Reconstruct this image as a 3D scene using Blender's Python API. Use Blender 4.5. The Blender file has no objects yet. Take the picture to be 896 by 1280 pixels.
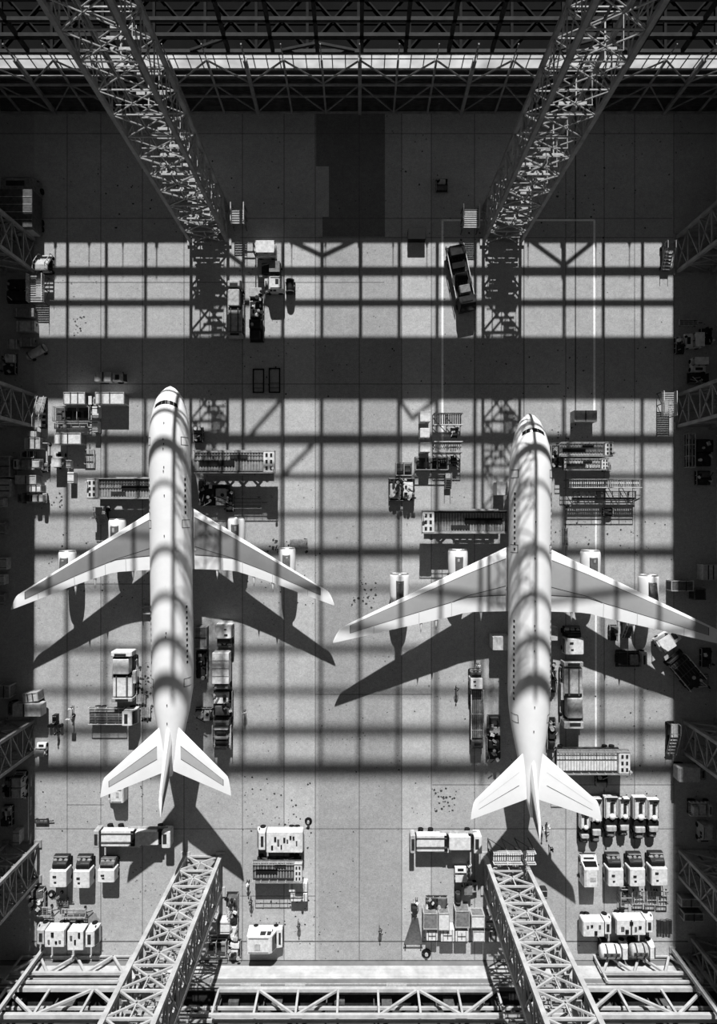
import bpy, math, random
from mathutils import Vector, Matrix
random.seed(7)
R = math.radians
PX, H = 7.5, 110.0            # floor pixels per metre, camera height
COT = 1.68                    # cotangent of the sun's elevation
SC = bpy.context.scene
COL = SC.collection

def W(px, py, z=0.0):
    k = (1 - z / H) / PX
    return ((px - 448) * k, (640 - py) * k)

# ---------------------------------------------------------------- materials
MATS = {}
def mat(name, v, rough=.6, metal=0.0, var=.25, scale=1.2, spec=.1, streak=False):
    if name in MATS: return MATS[name]
    m = bpy.data.materials.new(name); m.use_nodes = True
    nt = m.node_tree; N = nt.nodes; L = nt.links
    b = N['Principled BSDF']
    b.inputs['Roughness'].default_value = rough
    b.inputs['Metallic'].default_value = metal
    b.inputs['Specular IOR Level'].default_value = spec
    tc = N.new('ShaderNodeTexCoord')
    no = N.new('ShaderNodeTexNoise'); no.inputs['Scale'].default_value = scale
    no.inputs['Detail'].default_value = 6; no.inputs['Roughness'].default_value = .65
    if streak:
        mp = N.new('ShaderNodeMapping'); mp.inputs['Scale'].default_value = (1, .12, 1)
        L.new(tc.outputs['Object'], mp.inputs['Vector']); L.new(mp.outputs['Vector'], no.inputs['Vector'])
    else:
        L.new(tc.outputs['Object'], no.inputs['Vector'])
    mr = N.new('ShaderNodeMapRange')
    mr.inputs['From Min'].default_value = .3; mr.inputs['From Max'].default_value = .7
    mr.inputs['To Min'].default_value = v * (1 - var); mr.inputs['To Max'].default_value = v * (1 + var * .4)
    L.new(no.outputs['Fac'], mr.inputs['Value'])
    cc = N.new('ShaderNodeCombineColor')
    for i in range(3): L.new(mr.outputs['Result'], cc.inputs[i])
    L.new(cc.outputs['Color'], b.inputs['Base Color'])
    MATS[name] = m
    return m

def concrete(name, v):
    m = bpy.data.materials.new(name); m.use_nodes = True
    nt = m.node_tree; N = nt.nodes; L = nt.links
    b = N['Principled BSDF']; b.inputs['Roughness'].default_value = .85
    b.inputs['Specular IOR Level'].default_value = .15
    tc = N.new('ShaderNodeTexCoord')
    def noise(s, d, lo, hi, a, bb):
        n = N.new('ShaderNodeTexNoise'); n.inputs['Scale'].default_value = s; n.inputs['Detail'].default_value = d
        n.inputs['Roughness'].default_value = .7
        L.new(tc.outputs['Object'], n.inputs['Vector'])
        r = N.new('ShaderNodeMapRange'); r.inputs['From Min'].default_value = lo; r.inputs['From Max'].default_value = hi
        r.inputs['To Min'].default_value = a; r.inputs['To Max'].default_value = bb
        L.new(n.outputs['Fac'], r.inputs['Value']); return r.outputs['Result']
    def mul(a, c):
        n = N.new('ShaderNodeMath'); n.operation = 'MULTIPLY'
        L.new(a, n.inputs[0])
        if isinstance(c, float): n.inputs[1].default_value = c
        else: L.new(c, n.inputs[1])
        return n.outputs[0]
    f = noise(.07, 5, .3, .7, .86, 1.1)          # broad clouds
    f = mul(f, noise(.6, 6, .3, .7, .9, 1.06))   # blotches
    f = mul(f, noise(5.0, 3, .3, .7, .76, 1.16))  # grain
    f = mul(f, noise(1.7, 5, .35, .65, .88, 1.08))
    # specks of dirt, in patches
    v1 = N.new('ShaderNodeTexVoronoi'); v1.inputs['Scale'].default_value = 1.0
    L.new(tc.outputs['Object'], v1.inputs['Vector'])
    wob = noise(3.0, 3, .2, .8, .03, .30)
    lt = N.new('ShaderNodeMath'); lt.operation = 'LESS_THAN'
    L.new(v1.outputs['Distance'], lt.inputs[0])
    patch = noise(.09, 4, .42, .66, 0.0, 1.0)
    th = mul(wob, patch); L.new(th, lt.inputs[1])
    sub = N.new('ShaderNodeMath'); sub.operation = 'MULTIPLY_ADD'
    L.new(lt.outputs[0], sub.inputs[0]); sub.inputs[1].default_value = -.55; sub.inputs[2].default_value = 1.0
    f = mul(f, sub.outputs[0])
    f = mul(f, float(v))
    cc = N.new('ShaderNodeCombineColor')
    for i in range(3): L.new(f, cc.inputs[i])
    L.new(cc.outputs['Color'], b.inputs['Base Color'])
    MATS[name] = m
    return m

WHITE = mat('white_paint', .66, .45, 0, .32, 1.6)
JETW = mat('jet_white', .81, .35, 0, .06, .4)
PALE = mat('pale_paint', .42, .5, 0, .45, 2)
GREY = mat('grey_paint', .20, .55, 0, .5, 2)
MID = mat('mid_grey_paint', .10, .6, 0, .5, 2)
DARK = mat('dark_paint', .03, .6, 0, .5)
BLACK = mat('black_rubber', .012, .8, 0, .4)
GLASS = mat('dark_glass', .012, .12, 0, .2, spec=.6)
STEEL = mat('galvanised_steel', .42, .5, .2, .35, 2.5)
TOWERW = mat('white_steel', .43, .5, 0, .3, .6)
TOWERD = mat('dull_steel', .30, .55, .1, .4, .6)
DKSTEEL = mat('dark_steel', .13, .55, .2, .45, .8)
PANEL1 = mat('wing_panel_dark', .23, .5, 0, .15, .25)
PANEL2 = mat('wing_panel_light', .34, .5, 0, .12, .25)
SEAM = mat('seam_dark', .05, .7, 0, .2)
WOOD = mat('weathered_board', .38, .8, 0, .55, 3.0)
TARP = mat('mesh_tarp', .2, .9, 0, .4, 2.0)
SKIN = mat('skin', .32, .6, 0, .1)
HAIR = mat('hair', .02, .7, 0, .2)
HIVIS = mat('pale_vest', .6, .7, 0, .15)
CLOTH = mat('dark_cloth', .03, .9, 0, .3)
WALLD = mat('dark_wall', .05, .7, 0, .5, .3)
DARKBACK = mat('black_backing', .004, .9, 0, .5, .3)
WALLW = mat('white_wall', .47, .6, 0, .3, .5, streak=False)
WALLG = mat('grey_wall', .17, .6, 0, .25, .3)

def frosted():
    m = bpy.data.materials.new('frosted_glazing'); m.use_nodes = True
    N = m.node_tree.nodes; L = m.node_tree.links
    N.remove(N['Principled BSDF'])
    t = N.new('ShaderNodeBsdfTranslucent')
    tc = N.new('ShaderNodeTexCoord'); no = N.new('ShaderNodeTexNoise'); no.inputs['Scale'].default_value = .35
    L.new(tc.outputs['Object'], no.inputs['Vector'])
    mr = N.new('ShaderNodeMapRange'); mr.inputs['To Min'].default_value = .38; mr.inputs['To Max'].default_value = .74
    L.new(no.outputs['Fac'], mr.inputs['Value'])
    cc = N.new('ShaderNodeCombineColor')
    for i in range(3): L.new(mr.outputs['Result'], cc.inputs[i])
    L.new(cc.outputs['Color'], t.inputs['Color'])
    L.new(t.outputs[0], N['Material Output'].inputs['Surface'])
    return m
FROST = frosted()

# ---------------------------------------------------------------- mesh builder
class MB:
    def __init__(s): s.v = []; s.f = []; s.m = []; s.sm = []; s.cur = 0; s.smooth = False
    def add(s, vs, fs):
        o = len(s.v); s.v += [tuple(p) for p in vs]
        for f in fs: s.f.append([o + i for i in f]); s.m.append(s.cur); s.sm.append(s.smooth)
        return s
    def box(s, cx, cy, z0, sx, sy, sz, rz=0.0, ch=0.0, tx=0.0, ty=0.0):
        """box standing on z0; ch chamfers the top edges, tx/ty draw the top in"""
        a, b = sx / 2, sy / 2
        c, n = math.cos(rz), math.sin(rz)
        def ring(x, y, z, k=0.0):
            if k <= 0: pts = [(-x, -y), (x, -y), (x, y), (-x, y)]
            else: pts = [(-x + k, -y), (x - k, -y), (x, -y + k), (x, y - k), (x - k, y), (-x + k, y), (-x, y - k), (-x, -y + k)]
            return [(cx + p * c - q * n, cy + p * n + q * c, z) for p, q in pts]
        if ch > 0:
            ch = min(ch, a * .45, b * .45, sz * .6)
            r = [ring(a, b, z0, ch), ring(a - tx, b - ty, z0 + sz - ch, ch), ring(a - tx - ch, b - ty - ch, z0 + sz, ch * .6)]
            k = 8
        else:
            r = [ring(a, b, z0), ring(a - tx, b - ty, z0 + sz)]; k = 4
        vs = [p for q in r for p in q]; fs = [list(range(k))[::-1]]
        for i in range(len(r) - 1):
            for j in range(k): fs.append([i * k + j, i * k + (j + 1) % k, (i + 1) * k + (j + 1) % k, (i + 1) * k + j])
        fs.append([(len(r) - 1) * k + j for j in range(k)])
        return s.add(vs, fs)
    def bar(s, p, q, w=.2, h=None, n=4):
        p, q = Vector(p), Vector(q); d = q - p
        if d.length < 1e-5: return s
        d.normalize(); up = Vector((0, 0, 1)) if abs(d.z) < .95 else Vector((0, 1, 0))
        a = d.cross(up).normalized(); b = a.cross(d).normalized(); h = h or w
        vs = []
        for e in (p, q):
            for i in range(n):
                if n == 4: x, y = [(-.5, -.5), (.5, -.5), (.5, .5), (-.5, .5)][i]
                else: x, y = .5 * math.cos(2 * math.pi * i / n), .5 * math.sin(2 * math.pi * i / n)
                vs.append(e + a * (x * w) + b * (y * h))
        fs = [[i, (i + 1) % n, n + (i + 1) % n, n + i] for i in range(n)] + [list(range(n))[::-1], [n + i for i in range(n)]]
        return s.add(vs, fs)
    def cyl(s, c, r, h, axis='z', n=12, r2=None):
        c = Vector(c); d = {'x': Vector((1, 0, 0)), 'y': Vector((0, 1, 0)), 'z': Vector((0, 0, 1))}[axis]
        r2 = r if r2 is None else r2
        up = Vector((0, 0, 1)) if axis != 'z' else Vector((0, 1, 0))
        a = d.cross(up).normalized(); b = a.cross(d)
        vs = []
        for k, rr in ((0, r), (1, r2)):
            for i in range(n):
                t = 2 * math.pi * i / n
                vs.append(c + d * (h * k) + a * (rr * math.cos(t)) + b * (rr * math.sin(t)))
        fs = [[i, (i + 1) % n, n + (i + 1) % n, n + i] for i in range(n)] + [list(range(n))[::-1], [n + i for i in range(n)]]
        return s.add(vs, fs)
    def loft(s, rings, closed=True, caps=True):
        k = len(rings[0]); vs = [p for r in rings for p in r]; fs = []
        for i in range(len(rings) - 1):
            for j in range(k if closed else k - 1):
                fs.append([i * k + j, i * k + (j + 1) % k, (i + 1) * k + (j + 1) % k, (i + 1) * k + j])
        if caps: fs += [list(range(k))[::-1], [(len(rings) - 1) * k + j for j in range(k)]]
        return s.add(vs, fs)
    def prism(s, prof, w, inset=0.0, x0=0.0):
        """side profile [(y,z)] pulled to width w along x; higher points are drawn in by inset"""
        zs = [z for _, z in prof]; lo, hi = min(zs), max(zs)
        def hw(z): return w / 2 - inset * (z - lo) / max(hi - lo, 1e-6)
        a = [(x0 - hw(z), y, z) for y, z in prof]; b = [(x0 + hw(z), y, z) for y, z in prof]
        return s.loft([a, b])
    def dome(s, c, r, h, n=12, m=4):
        rings = []
        for i in range(m + 1):
            t = i / m * math.pi / 2 * .97
            rings.append([(c[0] + r * math.cos(t) * math.cos(2 * math.pi * j / n), c[1] + r * math.cos(t) * math.sin(2 * math.pi * j / n), c[2] + h * math.sin(t)) for j in range(n)])
        return s.loft(rings)
    def obj(s, name, mats, parent=None, loc=None):
        if not s.v: return None
        me = bpy.data.meshes.new(name); me.from_pydata(s.v, [], s.f); me.update()
        ml = mats if isinstance(mats, (list, tuple)) else [mats]
        for m in ml: me.materials.append(m)
        me.polygons.foreach_set('material_index', s.m)
        me.polygons.foreach_set('use_smooth', s.sm)
        import bmesh
        bm = bmesh.new(); bm.from_mesh(me); bmesh.ops.recalc_face_normals(bm, faces=bm.faces); bm.to_mesh(me); bm.free()
        o = bpy.data.objects.new(name, me); COL.objects.link(o)
        if parent: o.parent = parent
        if loc: o.location = loc
        return o

def tag(o, label=None, cat=None, group=None, kind=None):
    if label: o['label'] = label
    if cat: o['category'] = cat
    if group: o['group'] = group
    if kind: o['kind'] = kind
    return o
def empty(name, loc=(0, 0, 0), rz=0.0):
    o = bpy.data.objects.new(name, None); COL.objects.link(o); o.empty_display_size = .5
    o.location = loc; o.rotation_euler = (0, 0, rz); return o
def copy_tree(o, parent=None):
    c = o.copy(); COL.objects.link(c)
    if parent: c.parent = parent
    for k in ('label', 'group'):
        if k in c and not parent: del c[k]
    for ch in list(o.children): copy_tree(ch, c)
    return c

# ---------------------------------------------------------------- world, sun, camera
w = bpy.data.worlds.new('overcast_fill'); SC.world = w; w.use_nodes = True
w.node_tree.nodes['Background'].inputs[0].default_value = (1, 1, 1, 1)
w.node_tree.nodes['Background'].inputs[1].default_value = .076
sl = bpy.data.lights.new('sun', 'SUN'); sl.energy = 7.0; sl.angle = R(.62)
so = bpy.data.objects.new('sun', sl); COL.objects.link(so)
sd = Vector((-.005, -COT, -1)).normalized()
so.rotation_euler = sd.to_track_quat('-Z', 'Y').to_euler(); so.location = (0, 60, 90)
cam = bpy.data.cameras.new('camera'); co = bpy.data.objects.new('camera', cam); COL.objects.link(co)
co.location = (0, 0, H); cam.sensor_fit = 'VERTICAL'; cam.sensor_height = 36
cam.lens = 36 * PX * H / 1280; cam.clip_end = 400; SC.camera = co
SC.view_settings.view_transform = 'Standard'; SC.view_settings.look = 'None'
SC.view_settings.gamma = 1; SC.view_settings.exposure = 0; SC.view_settings.use_curve_mapping = False
SC.render.film_transparent = False

# ---------------------------------------------------------------- floor
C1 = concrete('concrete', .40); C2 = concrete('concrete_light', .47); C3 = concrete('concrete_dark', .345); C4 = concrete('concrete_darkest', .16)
JOINT = mat('joint_tar', .11, .9, 0, .5); LINEW = mat('line_paint', .9, .7, 0, .25, 2); STAIN = mat('oil_stain', .06, .8, 0, .6, 2)
STAIN2 = mat('faint_stain', .24, .85, 0, .3, 2)
fl = MB()
def quad(x0, y0, x1, y1, z, m):
    a, b = W(x0, y0), W(x1, y1); fl.cur = m
    fl.add([(a[0], b[1], z), (b[0], b[1], z), (b[0], a[1], z), (a[0], a[1], z)], [[0, 1, 2, 3]])
quad(-4, 100, 900, 1216, 0, 0)
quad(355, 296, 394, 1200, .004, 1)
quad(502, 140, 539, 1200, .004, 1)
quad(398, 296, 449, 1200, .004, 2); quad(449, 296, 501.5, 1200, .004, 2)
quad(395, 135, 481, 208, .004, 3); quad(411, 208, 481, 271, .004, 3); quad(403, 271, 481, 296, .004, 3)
quad(593, 420, 655, 500, .004, 2); quad(232, 420, 304, 500, .004, 2)
quad(-4, 100, 43, 1216, .004, 2); quad(843, 100, 900, 1216, .004, 2)
for x in (84, 126, 178, 230, 303, 355, 394, 449, 502, 539, 593, 655, 707, 755, 793, 842):
    quad(x - .4, 140, x + .4, 1200, .008, 4)
for y, x0, x1 in ((167, 0, 896), (273, 50, 840), (297, 300, 842), (353, 45, 480), (480, 60, 700), (1036, 44, 843), (981, 540, 842), (868, 394, 540), (1120, 300, 394), (730, 45, 200), (1006, 84, 130)):
    quad(x0, y - .4, x1, y + .4, .008, 4)
quad(718.3, 95, 720, 532, .012, 7); quad(40, 1176, 860, 1177.5, .012, 7); quad(0, 1200, 896, 1202, .012, 7)
quad(551.6, 275, 554.2, 562, .012, 5); quad(552, 274, 743, 276.4, .012, 5); quad(741.4, 275, 744.0, 522, .012, 5); quad(743.6, 640, 745.6, 935, .012, 5)
quad(653.6, 300, 654.6, 520, .012, 6); quad(35, 980, 36.2, 1050, .012, 5)
rs = random.Random(3)
def blob(cx, cy, r, m, z):
    n = 9; vs = []
    for i in range(n):
        t = 2 * math.pi * i / n; q = r * rs.uniform(.55, 1.2)
        a = W(cx + q * math.cos(t), cy + q * math.sin(t)); vs.append((a[0], a[1], z))
    fl.cur = m; fl.add(vs[::-1], [list(range(n))])
def spatter(x0, y0, x1, y1, n, r0, r1, m):
    for i in range(n): blob(rs.uniform(x0, x1), rs.uniform(y0, y1), rs.uniform(r0, r1), m, .016 + .0004 * (i % 9))
spatter(168, 832, 192, 905, 60, .8, 2.2, 8); spatter(300, 970, 390, 1060, 60, .5, 1.6, 8); spatter(540, 985, 570, 1015, 30, .6, 2, 8)
spatter(436, 725, 470, 760, 26, .6, 2, 8); spatter(330, 672, 386, 692, 40, .6, 2.0, 8); spatter(92, 395, 108, 420, 14, .5, 1.6, 8)
spatter(64, 612, 78, 636, 12, .6, 1.6, 8); spatter(325, 1125, 400, 1185, 40, .5, 1.3, 8); spatter(690, 530, 716, 556, 12, .6, 1.6, 8)
spatter(50, 660, 190, 760, 30, .5, 1.4, 8); spatter(300, 690, 400, 760, 30, .5, 1.4, 8); spatter(50, 970, 200, 1040, 36, .5, 1.3, 8)
spatter(60, 200, 380, 300, 40, .6, 1.6, 8); spatter(480, 180, 840, 300, 50, .6, 1.6, 8); spatter(300, 430, 840, 500, 60, .5, 1.4, 8)
spatter(660, 640, 840, 700, 30, .5, 1.5, 8); spatter(740, 830, 840, 1000, 36, .5, 1.3, 8); spatter(400, 880, 640, 1180, 46, .5, 1.2, 8)
fl.cur = 6; vs = []
for i in range(15):
    t = i / 14 * math.pi; q = rs.uniform(.9, 1.06); a = W(106 + 21 * q * math.cos(t), 1160 - 22 * q * math.sin(t)); vs.append((a[0], a[1], .013))
fl.add(vs, [list(range(15))])
fo = fl.obj('floor', [C1, C2, C3, C4, JOINT, LINEW, STAIN2, JOINT, STAIN]); tag(fo, kind='structure')

# ---------------------------------------------------------------- north wall: solid base, frosted strip, open steel window frames above
YN = 67.3
def zs(y): return (y - 135) / (PX * COT)
def X(px): return (px - 448) / PX
XL, XR = X(45), X(841.5)
zb, zt0, zt1, ztop = zs(304), zs(424), zs(501), zs(969)
m = MB()
def wallbox(x0, x1, z0, z1, y=YN, d=.5): m.box((x0 + x1) / 2, y + d / 2, z0, x1 - x0, d, z1 - z0)
wallbox(-78, 78, 0, 8.1); wallbox(-78, 78, 8.5, 9.9); wallbox(-78, 78, 13.0, zb)
wallbox(XL, XR, zt0 + .55, zt1)
wallbox(-78, XL, zb, 96); wallbox(XR, 78, zb, 96)
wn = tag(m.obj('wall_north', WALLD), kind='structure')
m = MB()
for i in range(30):                      # purlins and sheeting ribs
    z = .6 + i * .42
    if z < 7.9: m.bar((-60, YN - .06, z), (60, YN - .06, z), .1)
for z in (8.0, 9.8): m.box(0, YN - .12, z - .18, 120, .24, .3)
m.box(0, YN - .06, 13.0, 120, .12, .25)
m.obj('wall_ledge', DKSTEEL, wn)
m = MB()
sp = 42.2 / PX
for k in range(-11, 12):
    x = k * sp + .2
    big = k % 3 == 0
    m.bar((x, YN - .9, 0), (x, YN - .9, 13.2), .55 if big else .3)
    x2 = x + sp
    if k < 11:
        if k % 2: m.bar((x, YN - .9, 7.8), (x2, YN - .9, 13), .2); m.bar((x, YN - .9, .4), (x2, YN - .9, 7.5), .18)
        else: m.bar((x2, YN - .9, 7.8), (x, YN - .9, 13), .2); m.bar((x2, YN - .9, .4), (x, YN - .9, 7.5), .18)
    m.bar((x, YN - .9, 13.2), (x, YN - .9, 16.4), .2 if big else .14)
for z in (.3, 4.6, 7.4): m.bar((-60, YN - .9, z), (60, YN - .9, z), .28)
m.obj('wall_bracing', TOWERD, wn)
m = MB()
wt = tag(MB().box(0, YN + .05, 9.9, 120, .06, 3.1).box(0, YN + .05, 8.15, 120, .06, .35).obj('window_1', FROST), kind='structure')  # narrow lower strip: frosted sheet added to give the ledge a bright edge
m = MB()
for i in range(-30, 31): m.bar((i * 1.95, YN - .02, 9.9), (i * 1.95, YN - .02, 13), .13)
m.bar((-60, YN - .02, 12.0), (60, YN - .02, 12.0), .12)
m.obj('window_bars', DKSTEEL, wt)
MULL = [83.5, 132, 181, 303.5, 352.5, 401.5, 450, 498, 545.5, 593, 704, 753, 802]
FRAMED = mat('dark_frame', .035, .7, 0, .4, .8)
def grid(name, z0, z1, rows, diag=(), mw=.55):
    g = MB()
    for x in MULL:
        if 50 < x < 838: g.box(X(x) + .2 , YN + .25, z0, mw, .5, z1 - z0)
    for y, t in rows: g.box((XL + XR) / 2, YN + .25, zs(y) - t / 2, XR - XL, .5, t)
    for a, b in diag: g.bar((X(a[0]) + .2, YN + .3, zs(a[1])), (X(b[0]) + .2, YN + .3, zs(b[1])), .36)
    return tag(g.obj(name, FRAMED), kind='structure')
grid('window_2', zb, zt0 + .55, [(341, .72), (380.5, .5), (427, .5)], [((402, 322), (362, 303)), ((402, 322), (442, 303)), ((704, 334), (662, 303)), ((704, 334), (742, 303)), ((304, 334), (262, 303))])
grid('window_3', zt1, ztop, [(551, .95), (597, .36), (645, .34), (692, 1.0), (738, .22), (813, .5), (866, .5), (915.5, .85), (963, 1.6)],
     [((352, 501), (310, 548)), ((498, 501), (515, 525)), ((545, 501), (515, 525)), ((401, 548), (352, 597))], .62)
# black roof added outside the wall so its openings look dark
m = MB(); m.box(0, YN + 12, 7.0, 160, 23, .6)
for i in range(10): m.box(0, YN + 2 + i * 2.2, 7.6, 160, .5, .12)
ra = tag(m.obj('roof_annex', DARKBACK), kind='structure')
m = MB()
for k in range(-10, 11):
    x = k * 7.9; m.bar((x, YN + 2, 7.9), (x, YN + 22, 7.9), .4); x2 = x + 7.9
    m.bar((x, YN + 4.5, 7.8), (x + 3.95, YN + 9, 7.8), .22); m.bar((x2, YN + 4.5, 7.8), (x + 3.95, YN + 9, 7.8), .22)
    m.bar((x + 3.95, YN + 9, 7.8), (x, YN + 13.5, 7.8), .22); m.bar((x + 3.95, YN + 9, 7.8), (x2, YN + 13.5, 7.8), .22)
m.obj('brace_standin', mat('dull_rafter', .014, .8, 0, .4), ra)  # wall braces laid on the added roof, so they cast no floor shadow
# side walls
m = MB(); m.box(59.9, 0, 0, .6, 150, 16); tag(m.obj('wall_right', WALLW), kind='structure')
m = MB(); m.box(-60.6, 0, 0, .6, 150, 16); tag(m.obj('wall_left', WALLG), kind='structure')
m = MB(); m.box(0, YN - .25, 0, 119, .5, .35); tag(m.obj('baseboard_north', DKSTEEL), kind='structure')

# ---------------------------------------------------------------- south wall and its girders
YS = -74.9
m = MB(); m.box(0, YS - .4, .0, 119, .8, 4.0)
for z in (1.1, 1.9, 2.7, 3.5): m.box(0, YS + .02, z, 119, .06, .1)
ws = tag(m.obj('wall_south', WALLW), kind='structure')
m = MB(); m.box(0, YS - .3, 0, 119, .75, 1.0); m.obj('wall_plinth', WALLG, ws)
m = MB(); m.box(0, YS - .35, 4.2, 119, .7, 1.7); m.obj('wall_cap', WALLG, ws)
m = MB(); m.box(0, YS - 3.2, 5.0, 119, .3, 16); m.obj('wall_back', WALLD, ws)
m = MB(); m.box(0, YS - 1.7, 5.4, 119, 2.6, .3); m.obj('wall_shelf', DARK, ws)
m = MB()
for z, t, y in ((8.6, .35, -1.2), (9.8, .4, -1.3), (11.1, .35, -1.2), (14.0, .5, -1.0)): m.box(0, YS + y, z, 119, .4, t)
m.obj('wall_rails', TOWERW, ws)
m = MB()
for i in range(14):
    x = -56 + i * 8.4 + rs.uniform(-1, 1); m.bar((x, YS - 1.6, 5.8), (x, YS - 1.6, 12), .18); m.box(x + 2, YS - 1.9, 5.7, 1.6, .6, rs.uniform(1, 3))
m.obj('wall_pipework', MID, ws)
m = MB(); m.bar((-58, YS + .15, 5.5), (58, YS + .15, 5.5), .18); m.bar((-58, YS + .1, 6.05), (58, YS + .1, 6.05), .14)
for x in (-17, -10, 6): m.box(x, YS + .2, 5.5, 3.2, .3, .5)
m.obj('wall_conduit', STEEL, ws)
def girder(name, label, x0, x1, z0, z1, y, n, cw=.42, bw=.3, pat='wsw'):
    e = empty(name, (0, 0, 0)); tag(e, label, 'steel girder', 'girders along the bottom wall')
    MB().bar((x0, y, z1), (x1, y, z1), cw).obj('chord', TOWERW, e); MB().bar((x0, y, z0), (x1, y, z0), cw).obj('chord', TOWERW, e)
    st = (x1 - x0) / n
    for i in range(n + 1): MB().bar((x0 + i * st, y, z0), (x0 + i * st, y, z1), bw).obj('post', TOWERW, e)
    for i in range(n):
        a, b = x0 + i * st, x0 + (i + 1) * st
        p = pat[i % len(pat)]
        if p == 'u': MB().bar((a, y, z1), (b, y, z0), bw).obj('diagonal', TOWERW, e)
        if p == 'd': MB().bar((a, y, z0), (b, y, z1), bw).obj('diagonal', TOWERW, e)
        if p == 'w':
            MB().bar((a, y, z0), ((a + b) / 2, y, z1), bw).obj('diagonal', TOWERW, e); MB().bar((b, y, z0), ((a + b) / 2, y, z1), bw).obj('diagonal', TOWERW, e)
    return e
girder('truss_girder', 'white steel girder of posts and diagonals, upper one spanning between the two bottom towers', X(285), X(610), 7.2, 12.5, YS + .5, 7, .5, .32, 'sdusudu')
girder('truss_girder', 'white steel girder behind the slanting tower in the bottom left corner, long diagonals', X(36), X(190), 7.0, 12.5, YS + .5, 3, .6, .36, 'dud')
girder('truss_girder', 'white steel girder with long diagonals in the bottom right corner', X(700), X(852), 7.0, 12.5, YS + .5, 3, .6, .36, 'udu')
def zig(label, x0, x1, n):
    e = empty('zigzag_truss', (0, 0, 0)); tag(e, label, 'steel truss', 'zigzag trusses along the bottom wall')
    y = YS + 1.0; st = (x1 - x0) / n
    MB().bar((x0, y, 4.2), (x1, y, 4.2), .4).obj('chord', TOWERW, e)
    MB().bar((x0, y, 6.2), (x1, y, 6.2), .35).obj('chord', TOWERW, e)
    MB().bar((x0, y, .2), (x1, y, .2), .22).obj('chord', TOWERW, e)
    for i in range(n):
        a = x0 + i * st
        MB().bar((a, y, 4.2), (a + st / 2, y, .2), .34).obj('diagonal', TOWERW, e); MB().bar((a + st, y, 4.2), (a + st / 2, y, .2), .34).obj('diagonal', TOWERW, e)
    for i in (0, n): MB().bar((x0 + i * st, y, .0), (x0 + i * st, y, 6.2), .3).obj('post', TOWERW, e)
zig('white zigzag truss standing against the bright low wall, beside the white lorries bottom left', X(28), X(165), 3)
zig('white zigzag truss standing against the bright low wall, below the tank lorries', X(742), X(854), 3)
for px, lb in ((54, 'thick slanting steel corner post at the bottom left end of the low white wall'), (840, 'thick slanting steel corner post at the bottom right end of the low white wall')):
    e = empty('corner_post', (X(px), YS + 2.0, 0)); tag(e, lb, 'steel post')
    MB().bar((0, 0, 0), (0, 0, 16), .55).obj('shaft', TOWERW, e); MB().box(0, 0, 0, 1, 1, .25).obj('foot_plate', STEEL, e)

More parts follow.
